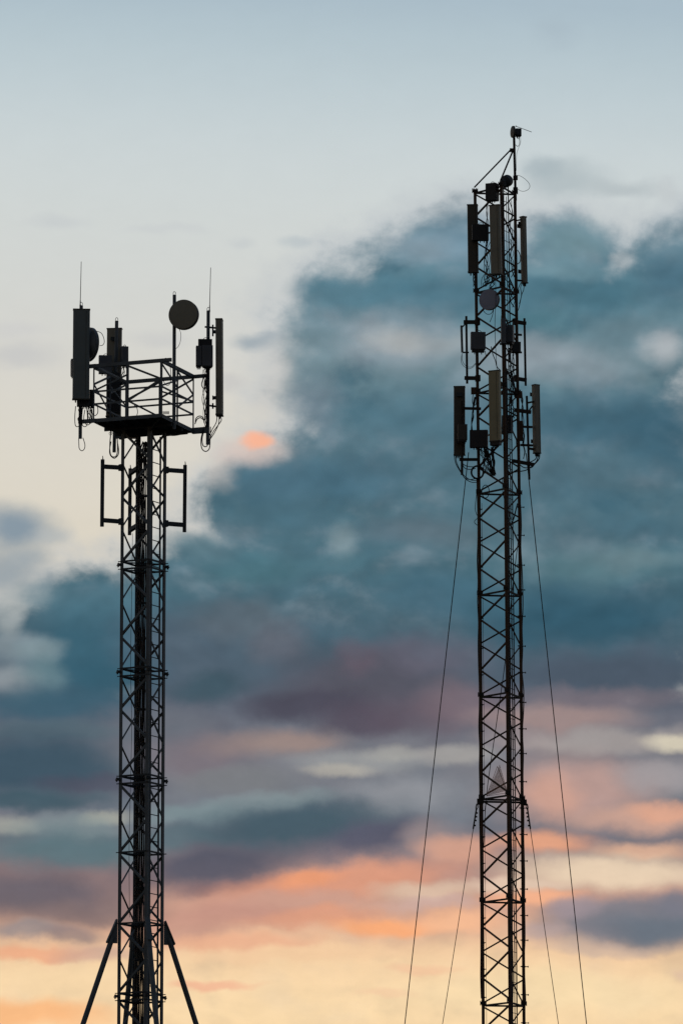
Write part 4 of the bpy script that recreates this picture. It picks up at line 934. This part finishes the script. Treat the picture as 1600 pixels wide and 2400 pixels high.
# cables of the right mast
cabling(Q, 'cable coil hung on the left mast leg under the lower tier', [[(1118+math.cos(t)*r, 1107+math.sin(t)*r*1.05, 8+q) for t in [R(a) for a in range(0, 380, 30)]] for q, r in enumerate((14, 13, 15))], 1.3, name='cable_coil')
cabling(Q, 'small cable coil tied at the left end of the mast frame below the coil', [[(1137+math.cos(t)*8.5, 1152+math.sin(t)*15, 8+q) for t in [R(a+q*9) for a in range(0, 380, 30)]] for q in range(2)], 1.0, name='cable_coil')
mb = Parts('strand'); mess(mb, Q, 1138, 1050, 1152, 1115, -20, 10, 7, 1.2); mess(mb, Q, 1152, 1048, 1157, 1112, -25, 7, 4, 1.3); mess(mb, Q, 1128, 1052, 1140, 1110, -10, 6, 8, .9)
tag(mb.build('cable', M['cable']), 'dense black bunch of cables hanging under the lower tier in the left bay', 'cable')
cabling(Q, 'cables drooping from the far left lower panel antenna back to the mast', [[(1064, 1068, 20), (1067, 1085, 20), (1076, 1102, 20), (1090, 1122, 20), (1104, 1130, 20), (1118, 1130, 20)], [(1067, 1068, 20), (1070, 1086, 20), (1083, 1110, 20), (1100, 1124, 20), (1118, 1126, 20)],
        [(1075, 1068, 18), (1082, 1084, 18), (1092, 1092, 18), (1108, 1094, 18), (1120, 1090, 18)], [(1080, 1068, 18), (1086, 1094, 18), (1098, 1100, 18), (1114, 1098, 18)], [(1084, 1113, 14), (1088, 1120, 14), (1100, 1124, 14), (1112, 1122, 14)]], 1.0)
cabling(Q, 'cables hooking from the far right lower panel antenna to its pole', [[(1264, 1064, 50), (1262, 1076, 50), (1252, 1088, 50), (1244, 1096, 48), (1228, 1096, 42), (1218, 1090, 40)], [(1257, 1064, 50), (1254, 1076, 50), (1240, 1084, 46)], [(1261, 1064, 50), (1257, 1080, 50), (1246, 1092, 48), (1232, 1102, 42), (1210, 1106, 30), (1196, 1108, 0)]], 1.3)
mb = Parts('strand'); mess(mb, Q, 1112, 930, 1104, 1010, 10, 4, 2.5, 1.1); cable(mb, Q, loop(Q, 1111, 925, 950, 9, 14), 1.0)
tag(mb.build('cable', M['cable']), 'cables running down left of the left leg to the near black box', 'cable')
mb = Parts('strand'); mess(mb, Q, 1221, 920, 1228, 1075, 42, 4, 3, .9); mess(mb, Q, 1210, 1030, 1216, 1080, 36, 2, 2, 1.6)
tag(mb.build('cable', M['cable']), 'cables running down between right leg and short right pole', 'cable')
mb = Parts('strand')
for (x0, y0, x1, y1, n, sp_) in ((1142, 470, 1140, 640, 3, 3), (1146, 560, 1135, 670, 4, 8), (1150, 640, 1132, 672, 5, 7), (1158, 642, 1150, 676, 5, 6), (1110, 640, 1110, 672, 3, 2), (1192, 470, 1200, 560, 3, 6), (1196, 560, 1202, 650, 4, 6), (1188, 640, 1204, 720, 4, 7)):
    mess(mb, Q, x0, y0, x1, y1, 0, n, sp_, .85)
tag(mb.build('cable', M['cable']), 'loose thin cables strung through the bays behind the topmost panel antennas', 'cable')
mb = Parts('strand')
for (x0, y0, x1, y1, n, sp_) in ((1190, 815, 1206, 930, 5, 5), (1200, 830, 1198, 1000, 3, 6), (1178, 700, 1176, 760, 3, 3), (1196, 930, 1204, 980, 3, 6), (1186, 1060, 1196, 1110, 3, 6), (1178, 1120, 1186, 1230, 2, 3)):
    mess(mb, Q, x0, y0, x1, y1, -10, n, sp_, .85)
tag(mb.build('cable', M['cable']), 'loose cables hanging in the right bay of the mast behind the ladder', 'cable')
cabling(Q, 'cable bulging out right of the mast leg beside the topmost edge-on panel', [[(1212, 586, 40), (1217, 595, 40), (1219, 606, 40), (1217, 615, 40), (1211, 619, 40)]], 1.1)
cabling(Q, 'cables dropping from the topmost right panel to the right leg', [[(1228, 664, 46), (1226, 680, 46), (1222, 690, 44), (1216, 718, 40), (1213, 728, 38)], [(1223, 664, 46), (1219, 674, 44), (1221, 692, 44), (1216, 712, 40)], [(1219, 664, 46), (1213, 678, 40), (1211, 690, 38)]], .9)
cabling(Q, 'cable strap bowing left of the left leg under the small coil', [[(1117, 1150, 16), (1113.5, 1180, 16), (1113, 1195, 16), (1117, 1208, 16)], [(1118, 1215, 16), (1112, 1220, 16), (1112, 1226, 16), (1118, 1231, 16)]], .8)
mb = Parts('strand'); cable(mb, Q, [(1212, 1180, 30), (1208, 1195, 26), (1203, 1215, 20), (1196, 1230, 10)], 1.6); mess(mb, Q, 1192, 1200, 1196, 1230, -10, 3, 4, .8)
tag(mb.build('cable', M['cable']), 'short cable knot at the ladder one section below the lower tier', 'cable')
